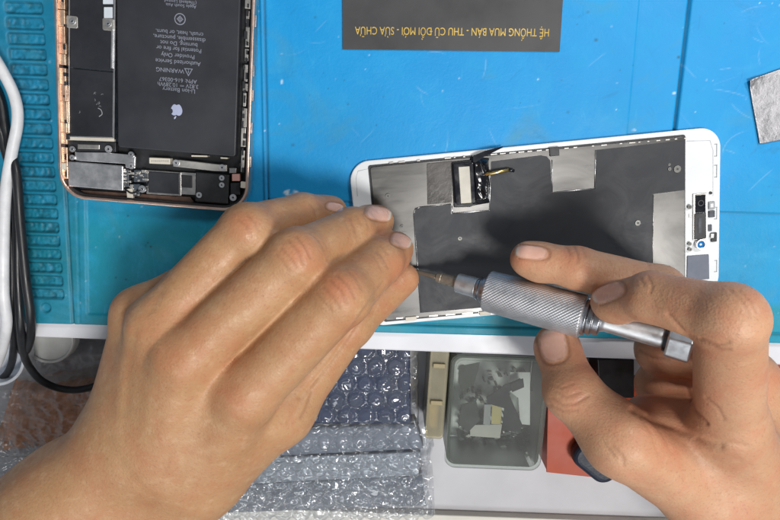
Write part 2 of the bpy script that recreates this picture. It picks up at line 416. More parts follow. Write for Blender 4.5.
# -- hand holding the screwdriver
fing = [
 ([(729, 424, 58, 11.5), (730, 318, 86, 9.6), (652, 297, 68, 8.1), (610, 302, 49, 6.7)], 5, ((729, 319, 86, 9.8), (620, 303, 51, 7.3))),
 ([(748, 378, 30, 10.5), (660, 290, 42, 8.8), (577, 268, 36, 7.8), (528, 259, 31, 6.7)], 5, ((540, 263, 30, 7.4),)),
 ([(757, 400, 26, 10.5), (700, 352, 31, 10.4), (662, 350, 27, 10.0), (668, 362, 16, 9)], 7, ()),
 ([(752, 432, 22, 10), (700, 392, 25, 10), (660, 385, 21, 9.5), (668, 396, 12, 9)], 7, ()),
 ([(620, 440, 54, 12.2), (572, 391, 44, 9.8), (557, 345, 32, 8.1)], 6, ((557, 350, 31, 8.6), (572, 392, 44, 10.0))),
]
palm = [
 ((730, 424, 60, 12), (752, 500, 30, 19)), ((748, 380, 30, 10.5), (768, 495, 24, 18)), ((757, 402, 26, 10.5), (775, 500, 18, 15)), ((752, 432, 22, 10), (770, 520, 14, 14)),
 ((620, 440, 56, 12.2), (708, 492, 44, 16)), ((708, 492, 44, 16), (760, 520, 26, 19)), ((690, 448, 44, 10), (735, 455, 44, 13)),
 ((655, 432, 46, 8.5), (700, 450, 46, 10)), ((648, 418, 40, 8.5), (712, 425, 42, 10)), ((690, 425, 30, 12), (740, 430, 30, 14)), ((752, 505, 28, 20), (880, 620, 18, 27)), ((720, 500, 34, 17), (840, 660, 18, 24)),
]
nails = [(608, 293, -.93, .37, 17.5, 8.4, 46, 80), (531, 252.5, -.98, -.08, 17, 7.0, 28, 60), (553, 345, -.22, -.97, 17.5, 14, 30, 60)]
lines = [
 ([(668, 315), (684, 333), (700, 339), (716, 345), (728, 343)], 2.4, -.8, 60, 120), ([(700, 339), (718, 349), (730, 350)], 1.8, -.3, 60, 120),
 # first-finger knuckle and joint wrinkles
 ([(738, 290), (750, 300), (757, 312)], 1.6, -.2), ([(729, 289), (742, 301), (750, 318)], 1.6, -.18), ([(648, 277), (652, 285), (650, 293)], 1.5, -.2), ([(640, 278), (644, 286)], 1.4, -.16),
 ([(574, 247), (578, 256), (577, 262)], 1.5, -.22), ([(582, 248), (585, 257)], 1.4, -.18), ([(566, 247), (570, 255)], 1.4, -.16), ([(645, 259), (650, 268)], 1.4, -.14),
 # thumb joint
 ([(552, 398), (562, 405), (575, 404), (588, 396)], 1.6, -.26), ([(550, 405), (562, 411), (577, 410)], 1.5, -.22), ([(556, 391), (566, 397), (580, 392)], 1.4, -.18), ([(551, 384), (562, 388), (574, 383)], 1.3, -.12),
 # palm and web creases
 ([(634, 409), (655, 420), (676, 427), (699, 440), (720, 447)], 4.2, -1.3), ([(640, 416), (652, 433), (658, 452)], 2.2, -.4), ([(648, 414), (664, 436), (672, 452)], 2.2, -.35),
 ([(690, 410), (700, 428), (716, 441), (745, 446)], 3.0, -.55), ([(688, 388), (694, 410), (707, 424)], 2.0, -.5), ([(700, 455), (722, 470), (750, 466)], 3, -.4), ([(695, 440), (712, 455), (740, 461)], 3.0, -.45),
 ([(706, 398), (718, 408), (724, 420)], 1.8, -.3), ([(646, 372), (660, 376), (677, 382)], 2.6, -.8, 0, 60),
 ([(640, 350), (652, 358), (668, 360)], 1.8, -.3, 0, 50), ([(640, 455), (665, 478), (700, 496)], 8, .5), ([(610, 452), (640, 480), (668, 500)], 6, -.3), ([(612, 446), (622, 456), (624, 466)], 2, -.2), ([(604, 444), (614, 456)], 2, -.2),
]
reds = [(585, 292, 14, .5), (628, 300, 14, .35), (516, 258, 14, .5), (575, 262, 22, .3), (575, 345, 16, .55), (590, 360, 16, .4), (570, 400, 20, .35), (680, 440, 26, .35), (650, 405, 22, .5), (700, 400, 24, .4), (740, 305, 18, .35), (660, 380, 40, .5), (772, 375, 14, .4), (715, 345, 16, .4)]
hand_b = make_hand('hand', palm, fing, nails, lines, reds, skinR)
tag(hand_b, 'bare hand seen from the thumb side, gripping the silver knurled screwdriver', 'hand', 'hands of the repairer')
# ------------------------------------------------------------------ bench: white table top, blue silicone mat, drawer
RA = math.radians(-1.6); MO = W(400, 334)
MX = Vector((math.cos(RA), math.sin(RA), 0)); MY = Vector((-math.sin(RA), math.cos(RA), 0))
def uv(px, py, z=0): d = W(px, py, z)-MO; return d.dot(MX), d.dot(MY)
def mat_blue():
    n = NT('silicone_blue')
    sp = n.n('ShaderNodeSeparateXYZ'); n.l(n.coord(), sp.inputs[0])
    f = n.noise(14, 5, .65, dist=.8); g = n.noise(55, 6, .7); h = n.noise(9, 3)
    # blue blends to teal towards the front, most of all at the left
    tr = n.math('MULTIPLY', n.ramp(sp.outputs['Y'], -.050, .010, 1, 0), n.ramp(sp.outputs['X'], -.075, -.040, 1, .0))
    tr = n.math('MAXIMUM', tr, n.ramp(sp.outputs['Y'], -.076, -.066, 1.1, 0))
    tr = n.math('MAXIMUM', tr, n.ramp(sp.outputs['Y'], -.06, .03, .42, 0))
    teal_fac = n.math('ADD', tr, n.math('MULTIPLY', n.math('SUBTRACT', h, .5), .5))
    c = n.mix(n.ramp(f, .3, .7), (.003, .255, .60, 1), (.006, .30, .66, 1))
    t = n.mix(n.ramp(f, .3, .7), (.005, .215, .31, 1), (.008, .27, .385, 1))
    c = n.mix(n.ramp(teal_fac, .25, .8), c, t)
    # left tray column is a duller, greener blue
    c = n.mix(n.ramp(sp.outputs['X'], -.128, -.134, 0, .75), c, (.008, .165, .235, 1))
    c = n.mix(n.ramp(g, .5, .7, 0, .38), c, (.02, .33, .62, 1))
    yel = n.noise(30, 3, dist=1.0)
    c = n.mix(n.ramp(yel, .56, .76, 0, .36), c, (.10, .24, .22, 1))
    scr = n.noise(200, 5, .7, stretch=(1, .18, 1), dist=1.2)
    c = n.mix(n.ramp(scr, .62, .74, 0, .3), c, (.05, .40, .68, 1))
    hz = n.noise(20, 6, .72, dist=1.6); c = n.mix(n.ramp(hz, .52, .74, 0, .42), c, (.05, .36, .62, 1)); c = n.mix(n.ramp(n.noise(33, 6, .7, dist=2.0), .58, .76, 0, .5), c, (.003, .16, .36, 1))
    c = n.mix(n.math('MULTIPLY', n.attr('dirt_shade'), .75), c, (.012, .05, .06, 1))
    c = n.mix(n.attr('scuff'), c, (.55, .72, .85, 1))
    n.set(Base_Color=c, Roughness=n.ramp(g, .3, .7, .42, .62))
    b = n.bump(n.noise(900, 4), .25, .0003); b = n.bump(n.noise(120, 5, .6, dist=.5), .22, .0009, b)
    n.set(Normal=b); n.b.inputs['Specular IOR Level'].default_value = .35
    return n.m
step = .5
u = np.arange(-172, 215, step); v = np.concatenate([[0, .35, .7], np.arange(1.1, 176, step)])
U, Vv = np.meshgrid(u, v); Z = np.zeros_like(U); dirt_shade = np.zeros_like(U); scuff = np.zeros_like(U)
uL = uv(30, 322)[0]
def groove(dist, wd, dp): return -dp*np.exp(-(dist/wd)**2)
def line_u(p, q):                                         # distance in u to a straight seam through two pixels
    a = uv(*p); b = uv(*q); return U-(a[0]+(b[0]-a[0])*(Vv-a[1])/(b[1]-a[1]))
s1 = line_u((264, 0), (268, 200)); s2 = line_u((690, 0), (675, 130)); s3 = line_u((640, 0), (628, 130)); s0 = line_u((55.5, 0), (71.5, 300)); s00 = line_u((86, 290), (87, 316))
v_h = uv(310, 201)[1]; v_b = uv(500, 327)[1]; v_t = uv(150, 316)[1]
rightof = lambda s_: sstep(s_, -.4, .4)
Z += groove(s1, .42, 1.0)+groove(s2, .5, 1.8)+groove(s3, .35, .22)+groove(s0, .45, 1.2)
Z += -.35*rightof(s3)*(1-rightof(s2))
mid = rightof(s1)
Z += mid*(groove(Vv-v_h, .35, .55))+mid*groove(Vv-v_b, .5, .9)
Z += -.25*mid*sstep(v_h-Vv, -.3, .3)*sstep(Vv, v_b-.3, v_b+.3)
tray = rightof(line_u((86, 250), (87, 316)))*(1-rightof(s1+1.6))*sstep(Vv, v_t-.5, v_t+.5)
Z += -.9*tray
Z += groove(line_u((78, 250), (79.5, 316)), .3, .35)*(1-mid)
# slots for small parts in the left column
va = uv(40, 8)[1]; vb_ = uv(46, 294)[1]; ns = 20
for k in range(-6, ns+1):
    vc = va+(vb_-va)*k/ns; t = k/ns
    ul = uv(4.6, 8)[0]*(1-t)+uv(28, 292)[0]*t; ur = uv(42, 8)[0]*(1-t)+uv(63, 292)[0]*t
    hx = (ur-ul)/2; cx = (ul+ur)/2; hy = 2.25; r = 1.1
    if vc > 172: continue
    qx = np.abs(U-cx)-hx+r; qy = np.abs(Vv-vc)-hy+r
    sd = np.hypot(np.maximum(qx, 0), np.maximum(qy, 0))+np.minimum(np.maximum(qx, qy), 0)-r
    ins = 1-sstep(sd, -.5, .35); rough = .5-4.5*np.abs(vnoise(U, Vv, 2.2, 40+k, 3))
    Z += ins*(-1.5+.55*np.clip(rough, -.6, .6)*(sd < -.7)); dirt_shade += ins*np.clip(.18-.5*rough+.8*vnoise(U, Vv, 4, 90+k, 2), 0, .7)+.75*np.exp(-((sd+.25)/.3)**2)  # grime inside each slot; the dark rim line is painted recess shade
cu_, cv_ = uv(45.6, 308); dd = np.hypot(U-cu_, Vv-cv_); Z += -1.3*(1-sstep(dd, 1.7, 2.3)); dirt_shade += .4*np.exp(-((dd-2.1)/.35)**2)  # hole rim painted dark like the slot rims
for s_, wd, a in ((s1, .5, .7), (s2, .5, .95), (s0, .5, .7), (s3, .3, .2)): dirt_shade += a*np.exp(-(s_/wd)**2)  # darker line along each seam
dirt_shade += mid*.6*np.exp(-((Vv-v_b)/.45)**2)+mid*.5*np.exp(-((Vv-v_h)/.4)**2)
for px, py, r, a in ((127, 216, .55, 1), (147, 243, .5, 1), (150, 247, .6, 1), (145, 246, .4, 1), (115, 278, .5, 1), (125, 280, .55, 1), (596, 40, .8, .8), (679, 57, .7, 1), (588, 12, .7, .5), (293, 145, .8, .6), (348, 104, .6, .5), (568, 112, .7, .5), (633, 65, .4, .5), (315, 17, .6, .5), (405, 320, .5, .5)):
    a_, b_ = uv(px, py); dirt_shade += a*np.exp(-(((U-a_)/r)**2+((Vv-b_)/(r*.8))**2)**1.5)
for k in range(240):
    a_, b_ = rng.uniform(-150, 190), rng.uniform(4, 145); r = rng.uniform(.15, .32)
    i0, i1 = np.searchsorted(u, [a_-2, a_+2]); j0, j1 = np.searchsorted(v, [b_-2, b_+2])
    d2 = ((U[j0:j1, i0:i1]-a_)**2+(Vv[j0:j1, i0:i1]-b_)**2)/r**2
    (dirt_shade if rng.random() < .55 else scuff)[j0:j1, i0:i1] += rng.uniform(.3, .9)*np.exp(-d2)
# scratches
for k in range(44):
    a_, b_ = uv(rng.uniform(280, 770), rng.uniform(5, 190)); an = rng.uniform(0, math.pi); L = rng.uniform(2, 9); cv = rng.uniform(-.06, .06)
    du = (U-a_)*math.cos(an)+(Vv-b_)*math.sin(an); dv = -(U-a_)*math.sin(an)+(Vv-b_)*math.cos(an)-cv*du*du
    g = np.exp(-(dv/.2)**2)*(1-sstep(np.abs(du), L*.5, L)); (dirt_shade if k % 3 == 0 else scuff)[:] += g*rng.uniform(.05, .2); Z += -.04*g
for px, py, ru, rv, a in ((291, 193, 3.6, 1.6, 1.0), (675, 93, .9, .7, 1), (282, 82, .7, 1.1, .7), (634, 130, 1.2, .6, .5), (560, 280, 1, 1, .3)):
    a_, b_ = uv(px, py); e = ((U-a_)/ru)**2+((Vv-b_)/rv)**2
    scuff += a*np.clip((1-sstep(e, .5, 1.1))*(.6+2.2*vnoise(U, Vv, 1.5, 5, 2)), 0, 1)
Z += .12*vnoise(U, Vv, 28, 8, 3)
edge = (np.arange(len(v)) == 0)[:, None] | np.zeros_like(U, bool); edge[-1] = True; edge[:, 0] = True; edge[:, -1] = True
Z[edge] = -3.4; Z[1] -= .35
Xw = MO.x+U*MX.x+Vv*MY.x; Yw = MO.y+U*MX.y+Vv*MY.y
mato = grid_mesh('silicone_mat', Xw, Yw, Z, mat_blue())
for nm, a in (('dirt_shade', dirt_shade), ('scuff', scuff)):
    at = mato.data.attributes.new(nm, 'FLOAT', 'POINT'); at.data.foreach_set('value', np.clip(a, 0, 1).astype(np.float32).ravel())
tag(mato, 'blue silicone repair mat with a column of small slots, turning teal along its front', 'mat')

white_tab = simple('white_laminate', (.66, .67, .72, 1), .35, var=.05, vscale=25)
e0 = W(30, 337, -3.5); e1 = W(535, 356, -3.5); ed = (e1-e0).normalized(); en = Vector((-ed.y, ed.x, 0))
def T(a, b, z=0): p = e0+ed*a+en*b; return (p.x, p.y)
tt = MB().prism([T(-260, 0), T(520, 0), T(520, 420), T(-260, 420)], -21.5, -3.5)
for px, py, r in ((46, 324, .5), (609, 352, .45), (634, 345, .3), (404, 342, .35), (488, 341, .3)):
    pass
tabo = tt.build('table_top', white_tab, bevel=.8); tag(tabo, kind='structure')
# drawer pulled out below the front edge
FZ = -52.0
dw = thing('drawer', T(100, -70)+(FZ,), math.atan2(ed.y, ed.x), 'white drawer pulled open below the front edge of the table, full of repair scraps', 'drawer')
white_dr = simple('white_board', (.50, .50, .53, 1), .45, var=.06, vscale=30)
p_fr = W(432, 515, -47); dfr = (p_fr-e0).dot(en)      # distance of the front panel in front of the table edge
MB().box(-330, 400, -90+70, 180, -4, 0).build('bottom_panel', white_dr, dw)
fy = dfr+70
fp = MB().box(-330, 400, fy-16, fy, -4, 5).build('front_panel', simple('cream_edge', (.66, .64, .58, 1), .5, var=.06), dw, bevel=.6)
dw.children[0].data.transform(Matrix.Identity(4))
for v_ in dw.children[0].data.vertices:
    if v_.co.y < 0: v_.co.y = fy*MM+.0001
MB().box(-334, -330, fy-16, 180, -4, 5).build('side_panel', white_dr, dw, bevel=.5)
MB().box(400, 404, fy-16, 180, -4, 5).build('side_panel', white_dr, dw, bevel=.5)
MB().box(-330, 400, 180, 184, -4, 26).build('back_panel', white_dr, dw, bevel=.5)
# ------------------------------------------------------------------ shared part materials
steel = simple('brushed_steel', (.46, .45, .44, 1), .34, 1.0, .16, 90, .25, 1500, .0001)
steel_dull = simple('dull_steel', (.54, .52, .49, 1), .46, 1.0, .22, 60, .25, 1200, .0001)
silver = simple('silver_shield', (.70, .70, .72, 1), .36, 1.0, .1, 70, .15, 1500, .0001)
cream = simple('cream_plastic', (.58, .54, .46, 1), .5)
black_m = simple('black_tape', (.016, .017, .021, 1), .5, var=.3, vscale=120, bump=.2, bscale=1500, bdist=.0001)
black_g = simple('black_gloss', (.008, .009, .014, 1), .16, var=.3)
graph = simple('graphite_sheet', (.030, .033, .040, 1), .52, var=.15, vscale=9, bump=.18, bscale=700, bdist=.0001, spec=.28)
def graphite():
    n = NT('graphite_sheet'); a = n.noise(45, 6, .7, dist=1.5); b_ = n.noise(160, 5, .7, stretch=(.2, 1, 1), dist=.8); d = n.noise(22, 3, dist=1.0)
    c = n.mix(n.ramp(d, .3, .7), (.026, .029, .036, 1), (.036, .039, .046, 1))
    c = n.mix(n.ramp(a, .60, .72, 0, .7), c, (.010, .011, .014, 1)); c = n.mix(n.ramp(b_, .64, .76, 0, .35), c, (.10, .105, .115, 1))
    n.set(Base_Color=c, Roughness=n.ramp(a, .4, .66, .56, .40), Normal=n.bump(n.noise(34, 3), .12, .0012, n.bump(n.noise(700, 4), .18, .0001))); n.b.inputs['Specular IOR Level'].default_value = .3
    return n.m
graph = graphite()
rose = simple('rose_gold', (.84, .60, .50, 1), .36, 1.0, .12, 80)
copper = simple('copper_rail', (.90, .60, .44, 1), .45, 1.0, .3, 140, .3, 900, .0002)
gold = simple('gold_contact', (.80, .58, .22, 1), .3, 1.0, .15, 200)
whiteb = simple('white_bezel', (.74, .77, .80, 1), .28, var=.04, vscale=30)
pinkp = simple('pink_flex', (.62, .34, .30, 1), .5)
pcb = simple('dark_circuit', (.04, .05, .065, 1), .45, var=.6, vscale=400)
ink = simple('grey_print', (.22, .23, .29, 1), .6)

# ------------------------------------------------------------------ open phone body, battery up
fr = FR(W(152, 100, 0), -4.7)
ph = thing('open_phone', fr.o, fr.a, 'opened phone body with rose gold frame, black battery and circuit board exposed', 'phone')
q = lambda pts, z=5: [tuple(fr.p(x, y, z))[:2] for x, y in pts]
xl = fr.p(55.5, 60, 7).x; xr = fr.p(253, 60, 7).x; yb = fr.p(150, 205, 7).y; yt = yb+158
out = rrect(xl, xr, yb, yt, 10.5, 10); inn = rrect(xl+1.3, xr-1.3, yb+1.3, yt-1.3, 9.4, 10); inn2 = rrect(xl+2.0, xr-2.0, yb+2.0, yt-2.0, 8.8, 10)
MB().ring(out, inn, .2, 7.2).build('frame', rose, ph, bevel=.45, bseg=3)
MB().ring(inn, inn2, 1.0, 5.2).build('inner_lip', black_m, ph)
MB().prism(inn2, .4, 1.2).build('back_plate', simple('inner_black', (.014, .015, .018, 1), .55, var=.4, vscale=200), ph)
# copper rail with notches along the left wall, worn grey rail along the right wall
lx = fr.p(58.0, 60, 5).x; lx2 = fr.p(68.0, 60, 5).x
b = MB(); y = fr.p(60, 178, 5).y
while y < yt-8:
    L = random.uniform(3.5, 8.5); b.box(lx, lx+(lx2-lx)*random.uniform(.8, 1.0), y, y+L, 1.2, 5.9+random.uniform(-.5, .3)); y += L+random.choice((.05, .3, 1.2))
b.build('side_rail', copper, ph, bevel=.2)
b = MB(); y = fr.p(60, 176, 5).y
while y < yt-8:
    L = random.uniform(.6, 2.6); a = lx+(lx2-lx)*random.uniform(.55, .85); b.box(a, a+random.uniform(.4, .9), y, y+L, 2, 6.3); y += L+random.uniform(2.0, 9)
b.build('rail_clip', black_m, ph)
rx = fr.p(241.5, 90, 5).x; rx2 = xr-2.0
b = MB(); y = fr.p(240, 172, 5).y
while y < yt-8:
    L = random.uniform(2.5, 9); b.box(rx+random.uniform(.2, .8), rx2-random.uniform(.1, .6), y, y+L, 1.2, 4.9+random.uniform(-.8, .4)); y += L+random.choice((.1, .6, 1.3))
b.build('side_rail', steel_dull, ph, bevel=.2)
b = MB(); y = fr.p(240, 172, 5).y
while y < yt-8:
    L = random.uniform(.8, 3.0); a = rx+random.uniform(.3, 1.6); b.box(a, a+random.uniform(.5, 1.1), y, y+L, 2, 5.7); y += L+random.uniform(.5, 2.2)
b.build('rail_clip', black_m, ph)
# battery
bl = fr.p(117, 60, 5.5).x; br = fr.p(238.5, 60, 5.5).x; bb = fr.p(176, 152, 5.5).y
bat = MB().prism(rrect(bl, br, bb, bb+112, 1.2), 1.2, 5.5).build('battery', simple('battery_wrap', (.026, .028, .035, 1), .42, var=.22, vscale=26, bump=.12, bscale=90, bdist=.0006), ph, bevel=.5, bseg=3)
lines_b = [('Li-ion Battery', 179, 90, 2.35), ('3.82V \u2393 10.28Wh', 178, 85, 2.2), ('APN: 616-00367', 178, 80, 2.2), ('WARNING', 170, 70, 2.3),
           ('Authorized Service', 178, 62, 2.3), ('Provider Only', 178, 55.5, 2.3), ('Potential for fire or', 179, 49, 2.25), ('burning. Do not', 179, 43.5, 2.25), ('disassemble, puncture,', 179.5, 38, 2.25), ('crush, heat, or burn.', 179.5, 32.5, 2.25),
           ('Apple South Asia', 181, 5.5, 1.7), ('(Thailand) Limited', 180.5, 1.5, 1.7)]
for s_, x, y, sz in lines_b:
    p = fr.p(x, y, 5.5); text_mesh('print', s_, sz, ink, bat, (p.x, p.y, 5.52), math.pi)
def emblem(cx, cy, s_, z):
    body = [(0, .62), (.18, .70), (.42, .72), (.66, .60), (.74, .52), (.62, .40), (.55, .22), (.56, .02), (.66, -.16), (.80, -.25), (.70, -.50), (.54, -.74), (.36, -.88), (.18, -.86), (0, -.80), (-.18, -.86), (-.38, -.90), (-.58, -.74), (-.76, -.44), (-.86, -.10), (-.84, .22), (-.68, .54), (-.44, .71), (-.2, .70)]
    sp = [tuple(p)[:2] for p in spline([(x, y, 0) for x, y in body]+[(0, .62, 0)], 4)[:-1]]
    leaf = [(.02, .80), (.04, 1.0), (.16, 1.18), (.34, 1.28), (.36, 1.10), (.26, .92), (.12, .82)]
    m = MB()
    for pl in (sp, leaf): m.prism([(cx-x*s_, cy-y*s_) for x, y in pl], z, z+.02)
    return m
p = fr.p(176.5, 110.5, 5.5); emblem(p.x, p.y, 2.7, 5.51).build('emblem', simple('emblem_print', (.36, .40, .56, 1), .5), bat)
p = fr.p(188.5, 71, 5.5)
tri = lambda r: [(p.x+r*math.cos(math.radians(a)), p.y+r*math.sin(math.radians(a))) for a in (-90, 30, 150)]
m = MB().ring(tri(2.0), tri(1.45), 5.51, 5.53); m.box(p.x-.13, p.x+.13, p.y-.7, p.y+.25, 5.51, 5.53); m.box(p.x-.13, p.x+.13, p.y+.42, p.y+.62, 5.51, 5.53)
m.build('warning_mark', ink, bat)
p = fr.p(180, 19, 5.5)
ci = lambda r, n=28: [(p.x+r*math.cos(2*math.pi*k/n), p.y+r*math.sin(2*math.pi*k/n)) for k in range(n)]
m = MB().ring(ci(2.2), ci(1.85), 5.51, 5.53).ring(ci(1.3, 4), ci(.9, 4), 5.51, 5.53).ring(ci(.55), ci(.28), 5.51, 5.53); m.build('approval_mark', ink, bat)
# circuit board with shield cans covered in black film
bd = MB().prism(q([(69, -60), (116, -60), (115.5, 150), (68, 150)], 3.5), 1.3, 3.4).build('circuit_board', pcb, ph)
MB().ring(q([(68.4, -60), (115.6, -60), (114, 139.5), (67.8, 138)], 5), q([(69.8, -60), (114.0, -60), (112.4, 137), (69.2, 136)], 5), 3.4, 4.7).build('shield_rim', silver, bd, bevel=.1)
film_b = simple('shield_film', (.018, .020, .026, 1), .4, var=.3, vscale=50, bump=.1, bscale=300, bdist=.0003)
MB().prism(q([(70, -60), (113.6, -60), (112.8, 71), (70, 67)], 5), 3.4, 4.75).build('shield_film', film_b, bd, bevel=.15)
MB().prism(q([(70, 68.2), (112.8, 72.2), (112.2, 136.6), (69.4, 135.8)], 5), 3.4, 4.6).build('shield_film', film_b, bd, bevel=.15)
MB().prism(q([(68, 136.8), (114, 138.2), (114, 141.5), (68, 140)], 5), 3.4, 4.9).build('shield_edge', cream, bd, bevel=.1)
m = MB()
for k in range(9):
    x, y = random.uniform(76, 108), random.uniform(90, 118); a = fr.p(x, y, 4.62); t = random.uniform(0, 3)
    m.tube([(a.x, a.y, 4.63), (a.x+.5*math.cos(t), a.y+.5*math.sin(t), 4.63), (a.x+.9*math.cos(t+.7), a.y+.9*math.sin(t+.7), 4.63)], .07, 5)
a = [fr.p(98, 108, 4.62), fr.p(101, 110, 4.62), fr.p(102, 114, 4.62), fr.p(99, 116.5, 4.62)]; m.tube(spline(a, 5), .16, 6, flat=.3)
m.build('scratches', simple('pale_scratch', (.3, .31, .33, 1), .6), bd)
def screw(fr_, px, py, z, r, parent, mat=None, name='screw'):
    c = fr_.p(px, py, z); m = MB().cyl(c, r, z-.6, z, 20).ring([(c.x+r*.45*math.cos(t), c.y+r*.45*math.sin(t)) for t in np.linspace(0, 2*math.pi, 17)[:-1]], [(c.x+r*.3*math.cos(t), c.y+r*.3*math.sin(t)) for t in np.linspace(0, 2*math.pi, 17)[:-1]], z, z+.08)
    m.cyl(c, r*.3, z, z+.02, 12, 1)
    return m.build(name, [mat or silver, black_m], parent, bevel=.1)
for x, y, r in ((72, 21, 1.25), (108, 23.5, 1.2)):
    a = fr.p(x, y, 5.2); MB().prism(rrect(a.x-2.2, a.x+2.2, a.y-2.6, a.y+2.0, .7), 4.0, 5.3).build('bracket', steel_dull, bd, bevel=.2); screw(fr, x, y, 5.6, r, bd)
for x0, y0, x1, y1 in ((103, -8, 113, 4), (104, 7, 112.5, 18)): MB().prism(q([(x0, y0), (x1, y0), (x1, y1), (x0, y1)], 5), 4.6, 5.2).build('chip', simple('pale_chip', (.55, .60, .66, 1), .45), bd, bevel=.15)
MB().prism(q([(111.5, 30), (113.5, 30), (113, 68), (111, 68)], 5), 4.6, 5.3).build('shield_clip', silver, bd, bevel=.1)
# connector strip, plates, vibration motor
MB().prism(q([(68, 141.5), (116, 142.5), (116, 152), (68, 151)], 4), 1.3, 4.2).build('connector_base', black_m, ph, bevel=.2)
MB().prism(q([(77.5, 144), (99.8, 144.6), (99.6, 149.4), (77.4, 148.8)], 4.8), 4.0, 4.9).build('connector', steel_dull, ph, bevel=.25)
for x, y, r in ((72.2, 149, 1.2), (108.4, 149, 1.45), (72, 157.5, 1.1), (131, 166, 1.3), (142, 189, 1.5), (176, 163, 1.35), (222, 167.5, 1.3), (221.7, 178, 1.1), (221.7, 185, 1.1), (199, 195, 1.2), (233, 197.5, 1.4), (131, 154.5, 1.2)):
    screw(fr, x, y, 5.7, r, ph)
MB().prism(q([(75, 152), (106, 152.4), (134.5, 155), (135.5, 157), (135, 168.5), (126, 168), (125, 163.8), (80, 161), (75, 160)], 5), 3.6, 5.1).build('cover_plate', silver, ph, bevel=.2)
MB().prism(rrect(*[f for f in (fr.p(68, 173, 6).x, fr.p(123, 173, 6).x, fr.p(95, 188.5, 6).y, fr.p(95, 163.5, 6).y)], .5), 1.2, 6.0).build('vibration_motor', silver, ph, bevel=.35)
m = MB()
for x0, y0, x1, y1 in ((123.5, 169, 129, 187), (134, 170, 146, 182), (130, 184, 140, 196)): m.prism(q([(x0, y0), (x1, y0), (x1, y1), (x0, y1)], 4), 1.2, 3.6+random.random())
m.build('flex_ribbon', pcb, ph, bevel=.2)
m = MB()
for k in range(46):
    x, y = random.uniform(123, 147), random.uniform(169, 196); a = fr.p(x, y, 4.4); s_ = random.uniform(.25, .8); m.box(a.x-s_, a.x+s_, a.y-s_*.6, a.y+s_*.6, 3, 4.4+random.random()*.5)
m.build('contacts', steel_dull, ph, bevel=.08)
a = [fr.p(124, 188, 5), fr.p(131, 193, 5.3), fr.p(138, 191, 5.5), fr.p(146, 187, 5.2), fr.p(148, 181, 4.6)]; MB().tube(spline(a, 6), .35, 8).build('antenna_wire', black_g, ph, smooth=True)
MB().prism(q([(126, 189), (132, 188.5), (133, 199), (127, 199)], 5), 2, 4.9).build('contact_clip', cream, ph, bevel=.2)
MB().prism(q([(149, 157.5), (170, 158.5), (170, 164.5), (149, 163.5)], 5), 1.4, 5.0).build('connector', cream, ph, bevel=.25)
m = MB()
for k in range(9): x = 151.5+k*2.0; m.prism(q([(x, 160), (x+1, 160), (x+1, 162), (x, 162)], 5), 5.0, 5.06)
m.build('connector_pins', steel_dull, ph)
MB().prism(q([(173, 159.5), (180, 159.8), (217, 164.2), (227, 165), (227, 171.5), (214, 171), (178, 167), (173, 166.4)], 5.2), 3.8, 5.3).build('cover_plate', steel_dull, ph, bevel=.25)
MB().prism(q([(146, 170), (181, 172.5), (181, 196), (146, 194)], 4), 1.3, 3.7).build('chip_frame', steel, ph, bevel=.15)
MB().prism(q([(148, 171.5), (179.5, 173.5), (179.5, 194.5), (148, 192.5)], 4.6), 1.3, 4.4).build('charge_chip', film_b, ph, bevel=.3)
MB().prism(q([(180, 172), (195.5, 173), (195.5, 195), (180, 194)], 3.6), 1.3, 3.5).build('chip_frame', steel, ph, bevel=.15)
MB().prism(q([(181, 175), (192, 175.7), (192, 188), (181, 187.4)], 4), 1.3, 4.0).build('flex_ribbon', black_m, ph, bevel=.2)
MB().prism(q([(195, 172), (229, 175), (228, 204), (195, 201.5)], 5), 1.2, 5.0).build('loudspeaker', simple('speaker_black', (.02, .021, .024, 1), .5, var=.3, vscale=300, bump=.4, bscale=900, bdist=.0003), ph, bevel=.5)
MB().prism(q([(232, 174), (239.5, 174), (239.5, 181), (232, 181)], 5), 1.2, 5.2).build('contact_pad', pinkp, ph, bevel=.2)
MB().prism(q([(229, 168), (236, 168), (236, 173), (229, 173)], 5), 1.2, 4.7).build('contact_pad', steel, ph, bevel=.2)
MB().prism(q([(230, 183), (240, 183), (240, 195), (230, 195)], 5), 1.2, 4.6).build('microphone_block', black_m, ph, bevel=.3)
for x0, x1, y in ((192, 208, 156), (221, 228, 158)): MB().prism(q([(x0, y-1), (x1, y-.6), (x1, y+1), (x0, y+.6)], 4), 1.3, 4.9).build('pull_tab', cream, ph, bevel=.15)
MB().prism(q([(80, 190), (190, 197), (195, 203), (90, 197)], 3), 1.2, 3.0).build('flex_ribbon', simple('brown_flex', (.09, .05, .035, 1), .5, var=.4, vscale=200), ph, bevel=.2)
for x, y in ((244, 185), (62, 166)):
    a = fr.p(x, y, 6.8); MB().box(a.x-1.4, a.x+1.4, a.y-1.3, a.y+1.3, 5, 7.0).build('antenna_gap', cream, ph, bevel=.2)
m = MB()
for y in (20, 70, 95, 128, 162): a = fr.p(250.5, y, 7); m.box(xr-.5, xr+.55, a.y-2.2, a.y+2.2, 4.2, 6.3)
m.build('side_tab', steel, ph, bevel=.2)
